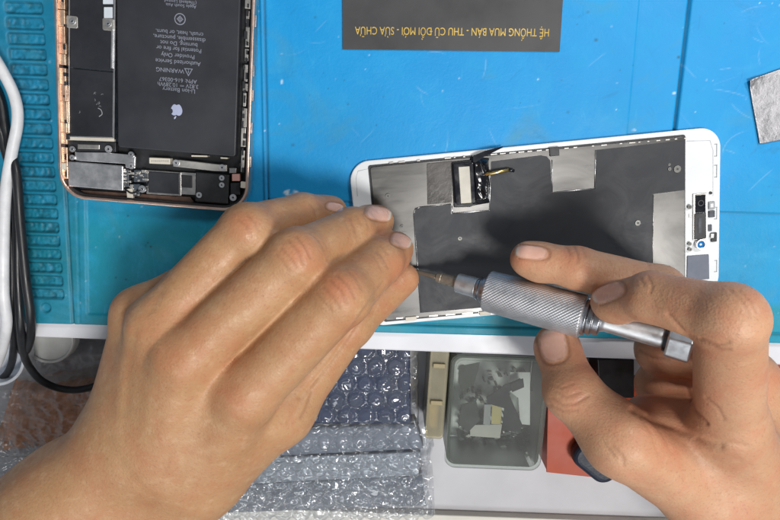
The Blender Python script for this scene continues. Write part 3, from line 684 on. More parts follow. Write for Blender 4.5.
# ------------------------------------------------------------------ loose display, face down
fs = FR(W(534, 230, 0), 5.5)
sc = thing('phone_display', fs.o, fs.a, 'white-rimmed phone display lying face down with a black back sheet and steel plates', 'phone display')
g = lambda pts, z=2.4: [tuple(fs.p(x, y, z))[:2] for x, y in pts]
x0 = fs.p(350.5, 185, 2).x; x1 = fs.p(720.5, 200, 2).x; y1 = (fs.p(400, 157.5, 2).y+fs.p(650, 133, 2).y)/2; y0 = fs.p(440, 320.5, 2).y
MB().prism(rrect(x0, x1, y0, y1, 8.5, 12), .15, 1.7).build('bezel', whiteb, sc, bevel=.5, bseg=3)
ix0 = fs.p(375.5, 240, 2).x; ix1 = fs.p(685.5, 160, 2).x; iy1 = (fs.p(400, 162, 2).y+fs.p(650, 138, 2).y)/2; iy0 = fs.p(440, 317, 2).y
MB().prism(rrect(ix0, ix1, iy0, iy1, 1), 1.6, 1.95).build('gasket', black_m, sc, bevel=.1)
def smudged():
    n = NT('smudged_steel'); f = n.noise(30, 4, dist=1.0); h = n.noise(260, 5, stretch=(.15, 1, 1))
    c = n.mix(n.ramp(f, .35, .65), (.092, .091, .090, 1), (.155, .152, .148, 1))
    n.set(Base_Color=c, Metallic=1.0, Roughness=n.ramp(h, .3, .7, .26, .40), Normal=n.bump(n.noise(22, 2), .05, .001)); return n.m
sm = smudged()
MB().prism(rrect(ix0+.8, ix1-.3, iy0+.7, iy1-.8, 1.2), 1.9, 2.3).build('back_plate', sm, sc, bevel=.15)
# black graphite sheet with its cut-outs
sh = g([(413, 214), (415, 208), (420, 206.5), (451, 203.5), (451, 214), (490, 211), (491, 161.5), (541, 155.2), (547, 156.5), (550.5, 161), (552, 192.8), (595, 189), (596, 150), (685, 140.2), (685.3, 190), (653, 194), (652, 290), (645, 294), (420, 313)], 2.45)
MB().prism(sh, 2.25, 2.42).build('graphite_sheet', graph, sc, bevel=.06)
def outline(pts, w, z, mat, name):
    m = MB()
    for a, b in zip(pts[:-1], pts[1:]): m.tube([fs.p(a[0], a[1], z), fs.p(b[0], b[1], z)], w, 6, flat=.5)
    return m.build(name, mat, sc, smooth=True)
outline([(552, 160), (552.4, 192.4), (594.8, 188.6), (595.6, 150)], .2, 2.5, silver, 'window_rim')
outline([(452, 206), (452.5, 213.4), (489.5, 210.4), (490.4, 178)], .22, 2.5, silver, 'window_rim')
outline([(413.5, 215), (415.4, 209), (421, 206.8), (450.5, 204)], 0.12, 2.46, steel, 'window_rim')
outline([(414, 216), (421, 312)], 0.12, 2.46, steel, 'window_rim')
outline([(653.4, 194.5), (652.5, 288)], 0.12, 2.46, steel, 'window_rim')
m = MB().prism(g([(427, 163.5), (452, 161), (452, 202.5), (427.5, 204.5)], 2.6), 2.3, 2.6); m.build('flex_tape', simple('smoked_tape', (.055, .05, .047, 1), .32, var=.3, vscale=60, bump=.3, bscale=250, bdist=.0004), sc, bevel=.1)
# connector with pale label and crumpled black film
MB().prism(g([(452, 162), (475, 159.5), (478, 204), (470, 207), (454, 207.5)], 3.2), 2.3, 3.2).build('connector_shell', black_m, sc, bevel=.3)
con = MB().prism(rrect(fs.p(454, 180, 5).x, fs.p(474.5, 180, 5).x, fs.p(466, 204, 5).y, fs.p(466, 163, 5).y, .8), 3.0, 5.2).build('connector', black_g, sc, bevel=.35)
MB().prism(g([(458.5, 167), (469.5, 166.2), (471.5, 202.8), (461, 203.5)], 5.4), 5.15, 5.42).build('label_plate', simple('cream_label', (.50, .48, .42, 1), .5, var=.12, vscale=120), con, bevel=.15)
gx, gy = np.meshgrid(np.linspace(0, 1, 60), np.linspace(0, 1, 90))
c0, c1, c2, c3 = [np.array(fs.p(*p, 3)[:2]) for p in ((472, 206), (490, 203), (489, 158), (470, 157))]
XX = (c0[0]*(1-gx)+c1[0]*gx)*(1-gy)+(c3[0]*(1-gx)+c2[0]*gx)*gy; YY = (c0[1]*(1-gx)+c1[1]*gx)*(1-gy)+(c3[1]*(1-gx)+c2[1]*gx)*gy
bl_ = np.minimum(np.minimum(gx, 1-gx)*5, np.minimum(gy, 1-gy)*8).clip(0, 1)
grid_mesh('black_film', XX+.5*vnoise(XX, YY, 2, 3, 2), YY, 2.3+bl_*(2.4+5*np.abs(vnoise(XX+YY*.25, YY*.45, 3.6, 21, 2))), simple('wrinkled_film', (.006, .007, .010, 1), .2, spec=.5), sc)
p = [fs.p(473, 158.5, 4), fs.p(484, 153, 4.2), fs.p(494, 149.5, 3.4), fs.p(503, 146.5, 1.9)]
rb = MB()
for a, b, w0, w1 in zip(p[:-1], p[1:], (2.2, 1.5, .9), (1.5, .9, .3)):
    rb.add([(a.x, a.y-w0, a.z), (b.x, b.y-w1, b.z), (b.x, b.y+w1*.5, b.z), (a.x, a.y+w0*.5, a.z), (a.x, a.y-w0, a.z+.2), (b.x, b.y-w1, b.z+.2), (b.x, b.y+w1*.5, b.z+.2), (a.x, a.y+w0*.5, a.z+.2)], [(0, 3, 2, 1), (4, 5, 6, 7), (0, 1, 5, 4), (2, 3, 7, 6), (1, 2, 6, 5), (3, 0, 4, 7)])
rb.build('flex_ribbon', black_g, sc)
p = [fs.p(484, 174.6, 4.4), fs.p(497, 172.2, 4.6), fs.p(509, 170, 4.2)]; MB().tube(p, .75, 10, flat=.7).build('gold_contact', gold, sc, smooth=True)
p = [fs.p(508.5, 170, 4.2), fs.p(514, 170.8, 3.6)]; MB().tube(p, .7, 10).build('contact_tip', black_g, sc, smooth=True)
MB().prism(g([(549, 147.5), (559, 146.5), (559.5, 155.5), (550, 156.5)], 2.8), 2.2, 2.9).build('latch', black_m, sc, bevel=.2)
dsc = simple('grey_screw', (.13, .13, .125, 1), .42, 1.0, .2, 200)
for x, y, r in ((460, 238.5, .85), (638, 223, 1.15), (677.5, 169, 1.5), (388, 196, 1.0), (690, 207, .9), (690, 244, .8), (690.3, 249.5, .8), (402, 226.5, .8)):
    screw(fs, x, y, 2.75, r, sc, dsc)
screw(fs, 669.8, 169, 2.7, .7, sc, dsc); screw(fs, 669.5, 164.5, 2.6, .5, sc, dsc)
# rail details: slim black seam with chipped clips along the long edges
m = MB()
for k in range(34):
    t = k/33; x = 380+t*304; yy = 163.2-t*25.4; L = random.uniform(2, 7)
    if random.random() < .75: m.prism(g([(x, yy), (x+L, yy-L*.083), (x+L, yy+1.1-L*.083), (x, yy+1.1)], 2.4), 1.9, 2.3+random.random()*.4)
m.build('edge_trim', steel_dull, sc, bevel=.08); m = MB()
for k in range(16):
    x = 396+k*16.5; yy = 319.3-(x-396)*.072; L = random.uniform(4, 11); m.prism(g([(x, yy-1.6), (x+L, yy-1.6-L*.08), (x+L, yy-L*.08), (x, yy)], 2.4), 1.6, 2.4)
m.build('edge_trim', steel_dull, sc, bevel=.08)
for x, y in ((411, 318.6), (485, 313)): a = fs.p(x, y, 2.6); MB().box(a.x-2.4, a.x+2.4, a.y-.9, a.y+.9, 1.8, 3.0).build('latch', cream, sc, bevel=.2)
# sensor end
def blk(pa, pb, z0, z1, mat, name, bv=.15, parent=sc):
    a = fs.p(pa[0], pa[1], z1); b = fs.p(pb[0], pb[1], z1); return MB().box(min(a.x, b.x), max(a.x, b.x), min(a.y, b.y), max(a.y, b.y), z0, z1).build(name, mat, parent, bevel=bv)
blk((696, 195), (705.5, 212), 1.5, 2.8, black_g, 'camera_module')
c = fs.p(700.6, 203, 2.8); MB().ring([(c.x+1.3*math.cos(t), c.y+1.3*math.sin(t)) for t in np.linspace(0, 2*math.pi, 25)[:-1]], [(c.x+.9*math.cos(t), c.y+.9*math.sin(t)) for t in np.linspace(0, 2*math.pi, 25)[:-1]], 2.8, 3.1).build('lens_ring', black_m, sc)
es = blk((694.5, 214), (706, 238.5), 1.5, 2.6, black_m, 'earpiece')
blk((698.5, 218), (701.5, 233), 2.6, 2.75, pcb, 'earpiece_mesh', .05, es)
MB().ring(g([(693.5, 194), (707, 193), (708, 239), (693.5, 240)]), g([(695.5, 195.5), (705.5, 194.8), (706.4, 237.6), (695.2, 238.4)]), 1.6, 2.3).build('module_rim', steel_dull, sc)
blk((709, 202), (715, 209), 1.5, 2.4, simple('grey_sensor', (.30, .32, .34, 1), .4), 'sensor'); blk((710.5, 203.8), (713.5, 207.2), 2.4, 2.5, whiteb, 'sensor_window', .05)
blk((709, 211), (715, 217), 1.5, 2.4, pcb, 'sensor'); blk((707.5, 225), (712, 231), 1.5, 2.3, pcb, 'sensor'); blk((711.5, 233), (717, 241.5), 1.5, 2.4, black_m, 'sensor')
blk((711, 234), (714, 238), 2.3, 2.7, steel, 'contact_pad', .08); blk((689, 214), (692, 217), 1.5, 2.0, steel, 'contact_pad', .08)
screw(fs, 711, 193, 2.2, .6, sc, black_m)
c = fs.p(701, 244.5, 3); cc = lambda r: [(c.x+r*math.cos(t), c.y+r*math.sin(t)) for t in np.linspace(0, 2*math.pi, 33)[:-1]]
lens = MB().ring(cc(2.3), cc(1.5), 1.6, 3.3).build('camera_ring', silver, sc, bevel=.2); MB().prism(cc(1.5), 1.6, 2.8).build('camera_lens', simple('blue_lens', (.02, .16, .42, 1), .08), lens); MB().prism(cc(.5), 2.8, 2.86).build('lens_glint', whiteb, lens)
MB().prism(g([(687.5, 256), (709, 254.5), (709.5, 279), (687, 281)], 2.2), 1.6, 2.2).build('foam_pad', simple('slate_pad', (.13, .15, .20, 1), .6), sc, bevel=.15)
m = MB()
for y in (150, 171, 213, 266): a = fs.p(716.8, y, 1.8); m.box(a.x-.15, a.x+.15, a.y-2.6, a.y+2.6, 1.6, 1.85); m.box(a.x-1.0, a.x, a.y-2.6, a.y-2.3, 1.6, 1.85); m.box(a.x-1.0, a.x, a.y+2.3, a.y+2.6, 1.6, 1.85)
m.build('bezel_mark', simple('grey_line', (.35, .38, .40, 1), .6), sc)
outline([(686.5, 141), (710, 140.5), (713, 150), (713, 196)], .09, 1.72, simple('grey_seam', (.42, .45, .48, 1), .6), 'bezel_seam')
outline([(371, 168), (358, 171), (356, 178), (357.5, 196)], .09, 1.72, simple('grey_seam', (.42, .45, .48, 1), .6), 'bezel_seam')
# ------------------------------------------------------------------ screwdriver, straight line from the screw to the palm
ta = W(405, 268.5, 4.2); tb = W(692, 346, 55); axd = (tb-ta); DL = axd.length; axd.normalize()
zz = Vector((0, 0, 1)); side = zz.cross(axd).normalized(); up = axd.cross(side)
DM = Matrix((axd, side, up)).transposed()
dr = thing('screwdriver', ta, 0, 'slim silver precision screwdriver with knurled handle and swivel end cap', 'screwdriver')
dr.matrix_world = Matrix.Translation(ta*MM) @ DM.to_4x4()
def at_px(px):                                            # distance along the driver seen at a pixel column
    lo, hi = 0.0, DL
    for _ in range(50):
        m = (lo+hi)/2; p = ta+axd*m; x = PX(np.array([p]))[0][0][0]
        lo, hi = (m, hi) if x < px else (lo, m)
    return lo
I4 = Matrix.Identity(4)
alu = simple('satin_aluminium', (.62, .63, .65, 1), .48, 1.0, .08, 120, .12, 2500, .0001)
alu2 = simple('turned_aluminium', (.42, .43, .46, 1), .33, 1.0, .12, 160)
brown = simple('bronzed_steel', (.30, .255, .205, 1), .42, .65, .25, 200)
k = [at_px(x) for x in (405, 438, 457, 460, 478, 483, 487, 584, 588, 594, 601, 606, 667, 692)]
MB().lathe([(0, .45), (.5, .8), (k[1]-1.5, 1.2), (k[1]-.5, 1.4)], I4, 20).build('bit', brown, dr, smooth=True)
MB().lathe([(k[1]-.6, 1.2), (k[1]-.4, 2.0), (k[1]+1.6, 2.15), (k[1]+1.9, 1.9), (k[1]+2.2, 2.2), (k[3]+.5, 2.35)], I4, 28).build('bit_shank', brown, dr, bevel=.1)
MB().lathe([(k[2], 2.4), (k[2], 3.6), (k[2]+.5, 3.95), (k[4]-.6, 4.1), (k[4]-.3, 3.8)], I4, 48).build('collar', alu, dr, bevel=.15)
MB().lathe([(k[4]-.4, 3.7), (k[4]-.1, 4.6), (k[4]+.9, 4.9), (k[4]+1.1, 4.4), (k[5]-.1, 4.4), (k[5], 5.4), (k[6]+.3, 5.8)], I4, 48).build('neck_ring', alu2, dr, bevel=.1)
# knurled grip: real helical grooves
na, nx = 400, 300; L0, L1 = k[6], k[7]; R = 8.1
A, X = np.meshgrid(np.linspace(0, 2*math.pi, na, endpoint=False), np.linspace(L0, L1, nx))
ph1 = 40*A+(X-L0)*4.6; ph2 = 40*A-(X-L0)*4.6
rad = R+.16*np.abs(np.sin(ph1/2))**.7*1.0-.16*np.exp(-(np.sin(ph2/2)/.22)**2)*.35
endf = np.minimum((X-L0), (L1-X)); rad = rad-.55*(1-sstep(endf, 0, .7)); rad[0] = 5.6; rad[-1] = 5.6
P = np.stack([X, rad*np.cos(A), rad*np.sin(A)], -1).reshape(-1, 3)*MM
i = np.arange(nx*na).reshape(nx, na); j = np.roll(i, -1, 1)
np_mesh('knurled_grip', P, np.stack([i[:-1], i[1:], j[1:], j[:-1]], -1).reshape(-1, 4), simple('knurled_aluminium', (.60, .61, .64, 1), .5, .9, .06, 120), dr)
MB().lathe([(k[7]-.6, 5.0), (k[7]-.4, 6.6), (k[7]+.6, 6.9), (k[8]-.2, 6.9), (k[8], 6.0), (k[8]+.3, 5.6), (k[8]+.4, 6.1), (k[9]-.3, 6.1), (k[9], 5.4), (k[9]+.3, 5.3), (k[9]+.4, 5.6), (k[10]-.2, 5.5), (k[10]+.2, 4.2)], I4, 48).build('neck_ring', alu2, dr, bevel=.12)
MB().lathe([(k[10], 4.0), (k[11], 3.4), (k[12]-3, 3.7), (k[12]-1, 3.4), (k[12]+.4, 2.8)], I4, 40).build('shaft', alu, dr, smooth=True)
hx = [(7.1*math.cos(math.radians(60*t+12)), 7.1*math.sin(math.radians(60*t+12))) for t in range(6)]
vs = [(k[12], y*.96, z*.96) for y, z in hx]+[(k[13], y, z) for y, z in hx]
cap = MB().add(vs, [tuple(range(6)), tuple(range(6, 12))[::-1]]+[(t, (t+1) % 6, 6+(t+1) % 6, 6+t) for t in range(6)]).build('end_cap', alu, dr, bevel=.7, bseg=3)
MB().lathe([(k[12]-1.2, 2.5), (k[12]-1.1, 4.3), (k[12]+.2, 4.6), (k[12]+.2, 2)], I4, 36).build('swivel_ring', simple('dark_swivel', (.10, .10, .11, 1), .35, 1.0), dr, bevel=.1)

# ------------------------------------------------------------------ dark printed card and cut steel sheet on the mat
fc = FR(W(452, 20, 0), -.6)
cz = .5
cw0 = fc.p(342.5, 30, cz).x; cw1 = fc.p(561, 30, cz).x; cy0 = fc.p(452, 50.5, cz).y
cardm = simple('charcoal_card', (.052, .052, .056, 1), .42, var=.10, vscale=22, bump=.15, bscale=900, bdist=.0001)
card = MB().box(cw0, cw1, cy0, cy0+56, .15, .6).build('card', cardm, bevel=.08)
card.location = fc.o*MM; card.rotation_euler = (0, 0, fc.a); tag(card, 'charcoal printed card lying upside down on the mat with one line of gold lettering', 'card')
p = fc.p(452, 31.5, .6)
SZ = 4.2
def flat_text(s_):
    m_ = text_mesh('t', s_, SZ, None, None, (0, 0, 0), 0, 'LEFT'); xs = [v.co.x/MM for v in m_.data.vertices]; ys = [v.co.y/MM for v in m_.data.vertices]
    r_ = (min(xs), max(xs), min(ys), max(ys)); me_ = m_.data; bpy.data.objects.remove(m_); bpy.data.meshes.remove(me_); return r_
pre = 'H\u1ec6 TH\u1ed0NG MUA B\u00c1N - THU C\u0168 '; full = pre+'D\u1ed4I MOI - S\u1eecA CH\u1eeeA'
ttx = text_mesh('gold_lettering', full, SZ, simple('gold_ink', (.62, .42, .08, 1), .35), card, (0, 0, 0), 0, 'LEFT')
fx = flat_text(full); wD = flat_text('D'); wO = flat_text('O'); xD = flat_text(pre+'D')[1]-(wD[1]-wD[0]); xO = flat_text(pre+'D\u1ed4I MO')[1]; ch = wD[3]-wD[2]; yb_ = wD[2]
mk = MB(); mk.box(xD-.42, xD-.02, yb_+ch*.44, yb_+ch*.57, -.02, .02); mk.box(xD+.36, xD+.95, yb_+ch*.44, yb_+ch*.57, -.02, .02)
mk.prism([(xO-.42, yb_+ch*.86), (xO-.12, yb_+ch*.84), (xO+.18, yb_+ch*1.0), (xO+.22, yb_+ch*1.13), (xO-.05, yb_+ch*1.13), (xO-.1, yb_+ch*1.0)], -.02, .02)
mk.prism([(xO-1.55, yb_+ch*1.12), (xO-1.25, yb_+ch*1.12), (xO-.75, yb_+ch*1.36), (xO-1.15, yb_+ch*1.36)], -.02, .02)
k0 = len(ttx.data.vertices); bm_ = bmesh.new(); bm_.from_mesh(ttx.data); tm = bpy.data.meshes.new('tmp'); tm.from_pydata([(a*MM, b*MM, c*MM) for a, b, c in mk.v], [], mk.f); bm_.from_mesh(tm); bm_.to_mesh(ttx.data); bm_.free(); bpy.data.meshes.remove(tm)
sx_ = (fc.p(549, 32, .6).x-fc.p(355, 32, .6).x)/(fx[1]-fx[0])
for v_ in ttx.data.vertices:
    a, b = v_.co.x/MM, v_.co.y/MM; v_.co.x = (p.x-(a-(fx[0]+fx[1])/2)*sx_)*MM; v_.co.y = (p.y-(b-yb_-ch/2))*MM; v_.co.z += .62*MM
fo = FR(W(770, 105, 0), 12)
nx_, ny_ = 70, 70; gx, gy = np.meshgrid(np.linspace(0, 1, nx_), np.linspace(0, 1, ny_))
c0, c1, c2, c3 = [np.array(fo.p(*p_, 1)[:2]) for p_ in ((760, 144), (830, 131), (820, 55), (748.5, 80))]
XX = (c0[0]*(1-gx)+c1[0]*gx)*(1-gy)+(c3[0]*(1-gx)+c2[0]*gx)*gy; YY = (c0[1]*(1-gx)+c1[1]*gx)*(1-gy)+(c3[1]*(1-gx)+c2[1]*gx)*gy
ZT = .9+.25*vnoise(XX, YY, 5, 3, 2)+1.1*np.exp(-((gx/.13)**2+((1-gy)/.10)**2))*(1+1.5*vnoise(XX, YY, 1.2, 9, 2))
V1 = np.stack([XX, YY, ZT], -1).reshape(-1, 3); V2 = V1-[0, 0, .35]; n_ = len(V1); i = np.arange(n_).reshape(ny_, nx_)
Qt = np.stack([i[:-1, :-1], i[:-1, 1:], i[1:, 1:], i[1:, :-1]], -1).reshape(-1, 4); bd_ = np.concatenate([i[0, :], i[1:, -1], i[-1, -2::-1], i[-2:0:-1, 0]]); bn = np.roll(bd_, -1)
sheet = np_mesh('metal_sheet', np.concatenate([V1, V2])*MM, np.concatenate([Qt, Qt[:, ::-1]+n_, np.stack([bd_, bd_+n_, bn+n_, bn], 1)]), simple('scuffed_tin', (.36, .36, .38, 1), .44, .85, .16, 180, .45, 600, .0004), smooth=False)
sheet.location = fo.o*MM; sheet.rotation_euler = (0, 0, fo.a); tag(sheet, 'scuffed grey tin sheet with one crumpled corner lying on the blue mat', 'metal sheet')
# ------------------------------------------------------------------ cables at the left
wcab = simple('white_cable', (.66, .67, .70, 1), .42, var=.13, vscale=110, bump=.25, bscale=300, bdist=.0004); bcab = simple('black_cable', (.012, .013, .016, 1), .38, var=.3, vscale=80)
def cable(name, pts, r, mat, label):
    P_ = [Vector(W(*p)) for p in pts]; o_ = P_[len(P_)//2].copy()
    o = MB().tube([p-o_ for p in spline(P_, 14)], r, 18).build(name, mat, None, smooth=True); o.location = o_*MM; return tag(o, label, 'cable')
cable('power_cable', [(-60, -40, 8), (-22, 30, 8), (3, 72, 7), (15, 98, 6), (17.5, 122, 6), (12, 152, 7), (6.5, 185, 9), (4, 225, 12), (3.5, 290, 14), (6, 330, 10), (-8, 372, -14), (-45, 400, -25)], 2.15, wcab, 'thick white cable hanging over the left edge of the mat')
cable('power_cable', [(-40, 60, 4), (-6, 118, 4), (5, 150, 4.5), (13, 180, 4.5), (17, 225, 5), (18, 280, 6), (21, 326, 6), (23, 350, -3), (29, 366, -16), (42, 381, -24), (62, 389, -28), (84, 389, -28), (108, 380, -28), (140, 360, -30), (175, 350, -36)], 1.75, bcab, 'black cable curling down into the drawer and away under the hand')
cable('power_cable', [(-50, 20, 3), (-4, 90, 3), (6, 135, 3.5), (16, 172, 8), (20.5, 225, 9), (26, 280, 10), (31, 318, 9), (30, 340, 1), (24, 352, -9), (15, 340, -15), (6, 320, -22)], 1.8, bcab, 'black cable with a tight loop at the front of the mat beside the white cable')
cable('power_cable', [(-30, 170, 3), (-3, 190, 3), (9, 225, 3.2), (12, 270, 4), (12, 320, 3.5), (14, 345, -10), (8, 372, -24), (-14, 390, -30)], 1.7, bcab, 'black cable mostly hidden behind the white cable')
# ------------------------------------------------------------------ things in the drawer
clear = film('bubble_film', (.94, .96, .98, 1), .09, .035, .7, .02)
clear2 = film('crinkled_film', (.90, .91, .93, 1), .14, .07, .6, .16)
def bubble_sheet(name, quad, mat, parent, zfun, cell=9.6, h=3.6, step=.45, wr=.8, seed=1, bub=1.0, fine=.16):
    """quad: four xy corners (mm, parent space); zfun(X,Y) base height; hexagonal air bubbles stand on it"""
    c0, c1, c2, c3 = [np.array(p) for p in quad]
    nx = int(np.linalg.norm(c1-c0)/step); ny = int(np.linalg.norm(c3-c0)/step)
    gx, gy = np.meshgrid(np.linspace(0, 1, nx), np.linspace(0, 1, ny))
    X = (c0[0]*(1-gx)+c1[0]*gx)*(1-gy)+(c3[0]*(1-gx)+c2[0]*gx)*gy; Y = (c0[1]*(1-gx)+c1[1]*gx)*(1-gy)+(c3[1]*(1-gx)+c2[1]*gx)*gy
    X0 = X+1.2*vnoise(X, Y, 14, seed, 2); Y0 = Y+1.2*vnoise(X, Y, 14, seed+5, 2)
    best = np.full(X.shape, 99.0); rowh = cell*.866
    for off in (0, 1):
        yy = (Y0/(2*rowh)+off*.5); ry = np.round(yy); dy = (yy-ry)*2*rowh
        xx = X0/cell+off*.5; rx = np.round(xx); dx = (xx-rx)*cell; best = np.minimum(best, np.hypot(dx, dy))
    R = cell*.46; flat = np.clip(1-(best/R)**2, 0, 1)
    dome = h*np.minimum(1, np.sqrt(flat)*1.15)*(1+.7*vnoise(X, Y, 5, seed+9, 2))*bub
    w_ = np.abs(vnoise(X, Y, 13, seed+20, 3)); w2 = np.abs(vnoise(X+Y*.4, Y*1.6, 6.5, seed+31, 2))
    Z = zfun(X, Y)+dome+wr*(3.2*(.25-w_)+1.7*(.2-w2))+fine*vnoise(X, Y*1.4, 1.6 if fine < .5 else 3.2, seed+3, 2)
    return grid_mesh(name, X, Y, Z, mat, parent)
def pack(pxq, z, th, core_mat, label, seed, name='wrapped_package', cell=9.6, wr=.8, bub=1.0, grow=3.0, drop=0.0, film_m=None):
    P_ = [W(x, y, z) for x, y in pxq]; o_ = sum(P_, Vector())/4; o_.z = z-th
    t = thing(name, o_, 0, label, 'package', 'packages in the drawer')
    L = [(p-o_) for p in P_]; q_ = [(p.x, p.y) for p in L]
    MB().prism(q_, 0, th).build('box', core_mat, t, bevel=.8)
    e = [(x*(1+grow/max(abs(x), 8)), y*(1+grow/max(abs(y), 8))) for x, y in q_]
    e = [(x+rng.uniform(-1.5, 1.5), y+rng.uniform(-1.5, 1.5)) for x, y in e]; cx = max(abs(x) for x, y in q_); cy = max(abs(y) for x, y in q_)
    zf = lambda X, Y: th+.5-(th*.8)*sstep(np.maximum((np.abs(X)-cx)/grow, (np.abs(Y)-cy)/grow), .15, 1.0)
    bubble_sheet('bubble_wrap', e, film_m or clear, t, zf, cell=cell, wr=wr, seed=seed, bub=bub)
    return t
navy = simple('navy_box', (.004, .016, .062, 1), .5, var=.3); slate = simple('slate_box', (.17, .19, .23, 1), .5, var=.25, vscale=40); ash = simple('ash_box', (.32, .34, .37, 1), .5, var=.25, vscale=40)
pack([(280, 424), (411, 424), (410, 340), (285, 340)], -20, 18, navy, 'dark blue flat box in round-bubble wrap, just below the table edge', 3, grow=4)
pack([(228, 459), (424, 449), (416, 424), (236, 430)], -28, 12, slate, 'grey blue flat pack in bubble wrap, next in front of the dark blue one', 17, wr=1.3, bub=.8, cell=9.2, grow=6)
pack([(216, 486), (418, 476), (421, 452), (222, 460)], -33, 10, ash, 'pale grey flat pack in crinkled wrap, in the middle of the wrapped pile', 29, wr=1.7, bub=.6, cell=8.4, grow=6)
pack([(160, 516), (426, 506), (422, 476), (170, 488)], -39, 9, slate, 'clear crinkled pack nearest the drawer front, lowest of the wrapped pile', 41, wr=1.9, bub=.5, cell=9, film_m=clear2, grow=6)
P_ = [W(x, y, -26) for x, y in ((205, 522), (432, 516), (424, 446), (215, 462))]; o_ = sum(P_, Vector())/4
zf = lambda X, Y: 1.5+.22*(Y)+2.2*vnoise(X, Y, 18, 71, 2)-4*sstep(np.abs(X)/(np.abs(X).max()), .9, 1)
lw_ = bubble_sheet('bubble_wrap_sheet', [((p-o_).x+dx, (p-o_).y+dy) for p, dx, dy in zip(P_, (0, 2, -3, 0), (1, -2, 2, -3))], clear, None, zf, cell=9.6, wr=1.5, seed=77, bub=.8, fine=.35)
lw_.location = o_*MM; tag(lw_, 'loose crumpled sheet of clear bubble wrap thrown over the front of the wrapped pile', 'bubble wrap')
# copper-brown bag and grey film at the left
def heap(name, quad, z0, h, mats, label, cat, seed, brown=None):
    P_ = [W(x, y, z0) for x, y in quad]; o_ = sum(P_, Vector())/4; o_.z = FZ
    t = thing(name, o_, 0, label, cat)
    L = [((p-o_).x, (p-o_).y) for p in P_]
    if brown is not None:
        c0, c1, c2, c3 = [np.array(p) for p in L]; gx, gy = np.meshgrid(np.linspace(0, 1, 130), np.linspace(0, 1, 110))
        X = (c0[0]*(1-gx)+c1[0]*gx)*(1-gy)+(c3[0]*(1-gx)+c2[0]*gx)*gy; Y = (c0[1]*(1-gx)+c1[1]*gx)*(1-gy)+(c3[1]*(1-gx)+c2[1]*gx)*gy
        ed_ = np.minimum(np.minimum(gx, 1-gx), np.minimum(gy, 1-gy)); m = sstep(ed_+.10*vnoise(X, Y, 9, seed, 3), 0, .16)
        grid_mesh('contents', X, Y, .2+m*(z0-FZ-4)+m*3*vnoise(X, Y, 4, seed+1, 3), brown, t)
    e = [(x*1.12, y*1.12) for x, y in L]
    zf = lambda X, Y: .6+(z0-FZ)*(1-sstep(np.maximum(np.abs(X)/(max(abs(a) for a, b in e)), np.abs(Y)/(max(abs(b) for a, b in e))), .55, 1.0))
    bubble_sheet('film', e, mats, t, zf, wr=h, seed=seed+7, bub=0.0, fine=1.1)
    return t
cop = simple('copper_scrap', (.68, .34, .20, 1), .45, .1, .35, 160, .6, 300, .001)
heap('plastic_bag', [(-30, 470), (125, 450), (135, 372), (-5, 392)], -34, 1.5, film('bag_film', (.95, .95, .95, 1), .09, .05, .8, .04, 240), 'clear crinkled bag of copper-brown scraps in the drawer beside the bare wrist', 'bag', 61, cop)
heap('plastic_film', [(-60, 540), (110, 500), (90, 430), (-60, 455)], -40, 1.9, film('grey_film', (.80, .82, .86, 1), .2, .08, .5, .35), 'loose cloudy grey film at the lower left, under the forearm', 'film', 83)
heap('plastic_film', [(20, 400), (150, 392), (150, 345), (20, 350)], -46, 1.2, film('cloudy_film', (.72, .73, .75, 1), .3, .06, .4, .4), 'cloudy film lying flat below the table edge behind the bag', 'film', 97)
# round white lid under the table edge
p = W(48, 338, -30); lid = MB().cyl((0, 0), 13, 0, 6, 48).ring([(13*math.cos(t), 13*math.sin(t)) for t in np.linspace(0, 2*math.pi, 49)[:-1]], [(11.5*math.cos(t), 11.5*math.sin(t)) for t in np.linspace(0, 2*math.pi, 49)[:-1]], 6, 7.2).build('plastic_dish', simple('white_lid', (.55, .56, .55, 1), .4), bevel=.6)
lid.location = Vector((p.x, p.y, -36))*MM; tag(lid, 'round white plastic dish peeking out below the table edge', 'dish')
p = W(4, 352, -20); tub = MB().lathe([(0, 12), (0, 14), (16, 15.5), (16, 14), (2, 12.5)], Matrix.Rotation(-math.pi/2, 4, 'Y'), 48).build('plastic_tub', simple('white_tub', (.62, .66, .72, 1), .4), smooth=False, bevel=.4)
tub.location = Vector((p.x-6, p.y-2, -36))*MM; tag(tub, 'white plastic tub at the left edge behind the cables', 'tub')
# translucent parts box
def frosted(name, col, al):
    n = NT(name); n.t.nodes.remove(n.b)
    tr = n.n('ShaderNodeBsdfTransparent'); tr.inputs[0].default_value = col
    df = n.n('ShaderNodeBsdfDiffuse'); df.inputs[0].default_value = (col[0]*.62, col[1]*.63, col[2]*.62, 1)
    gl = n.n('ShaderNodeBsdfGlossy'); gl.inputs['Roughness'].default_value = .36
    fr_ = n.n('ShaderNodeFresnel'); fr_.inputs[0].default_value = 1.17
    m1 = n.n('ShaderNodeMixShader'); m2 = n.n('ShaderNodeMixShader')
    n.l(n.ramp(n.noise(45, 4), .3, .7, al*.75, al*1.25), m1.inputs[0]); n.l(tr.outputs[0], m1.inputs[1]); n.l(df.outputs[0], m1.inputs[2])
    bp = n.bump(n.noise(110, 3), .12, .0005); n.l(bp, gl.inputs['Normal'])
    n.l(fr_.outputs[0], m2.inputs[0]); n.l(m1.outputs[0], m2.inputs[1]); n.l(gl.outputs[0], m2.inputs[2]); n.l(m2.outputs[0], n.out.inputs['Surface'])
    return n.m
fb = FR(W(500, 415, -20), -2.5); fb.o.z = FZ
zt = 30.0
px = lambda x, y, z=zt: fb.p(x, y, z)
bx0 = px(449, 415).x; bx1 = px(543, 415).x; by0 = px(495, 466).y; by1 = px(495, 357).y
bxm = frosted('frosted_plastic', (.86, .88, .86, 1), .035)
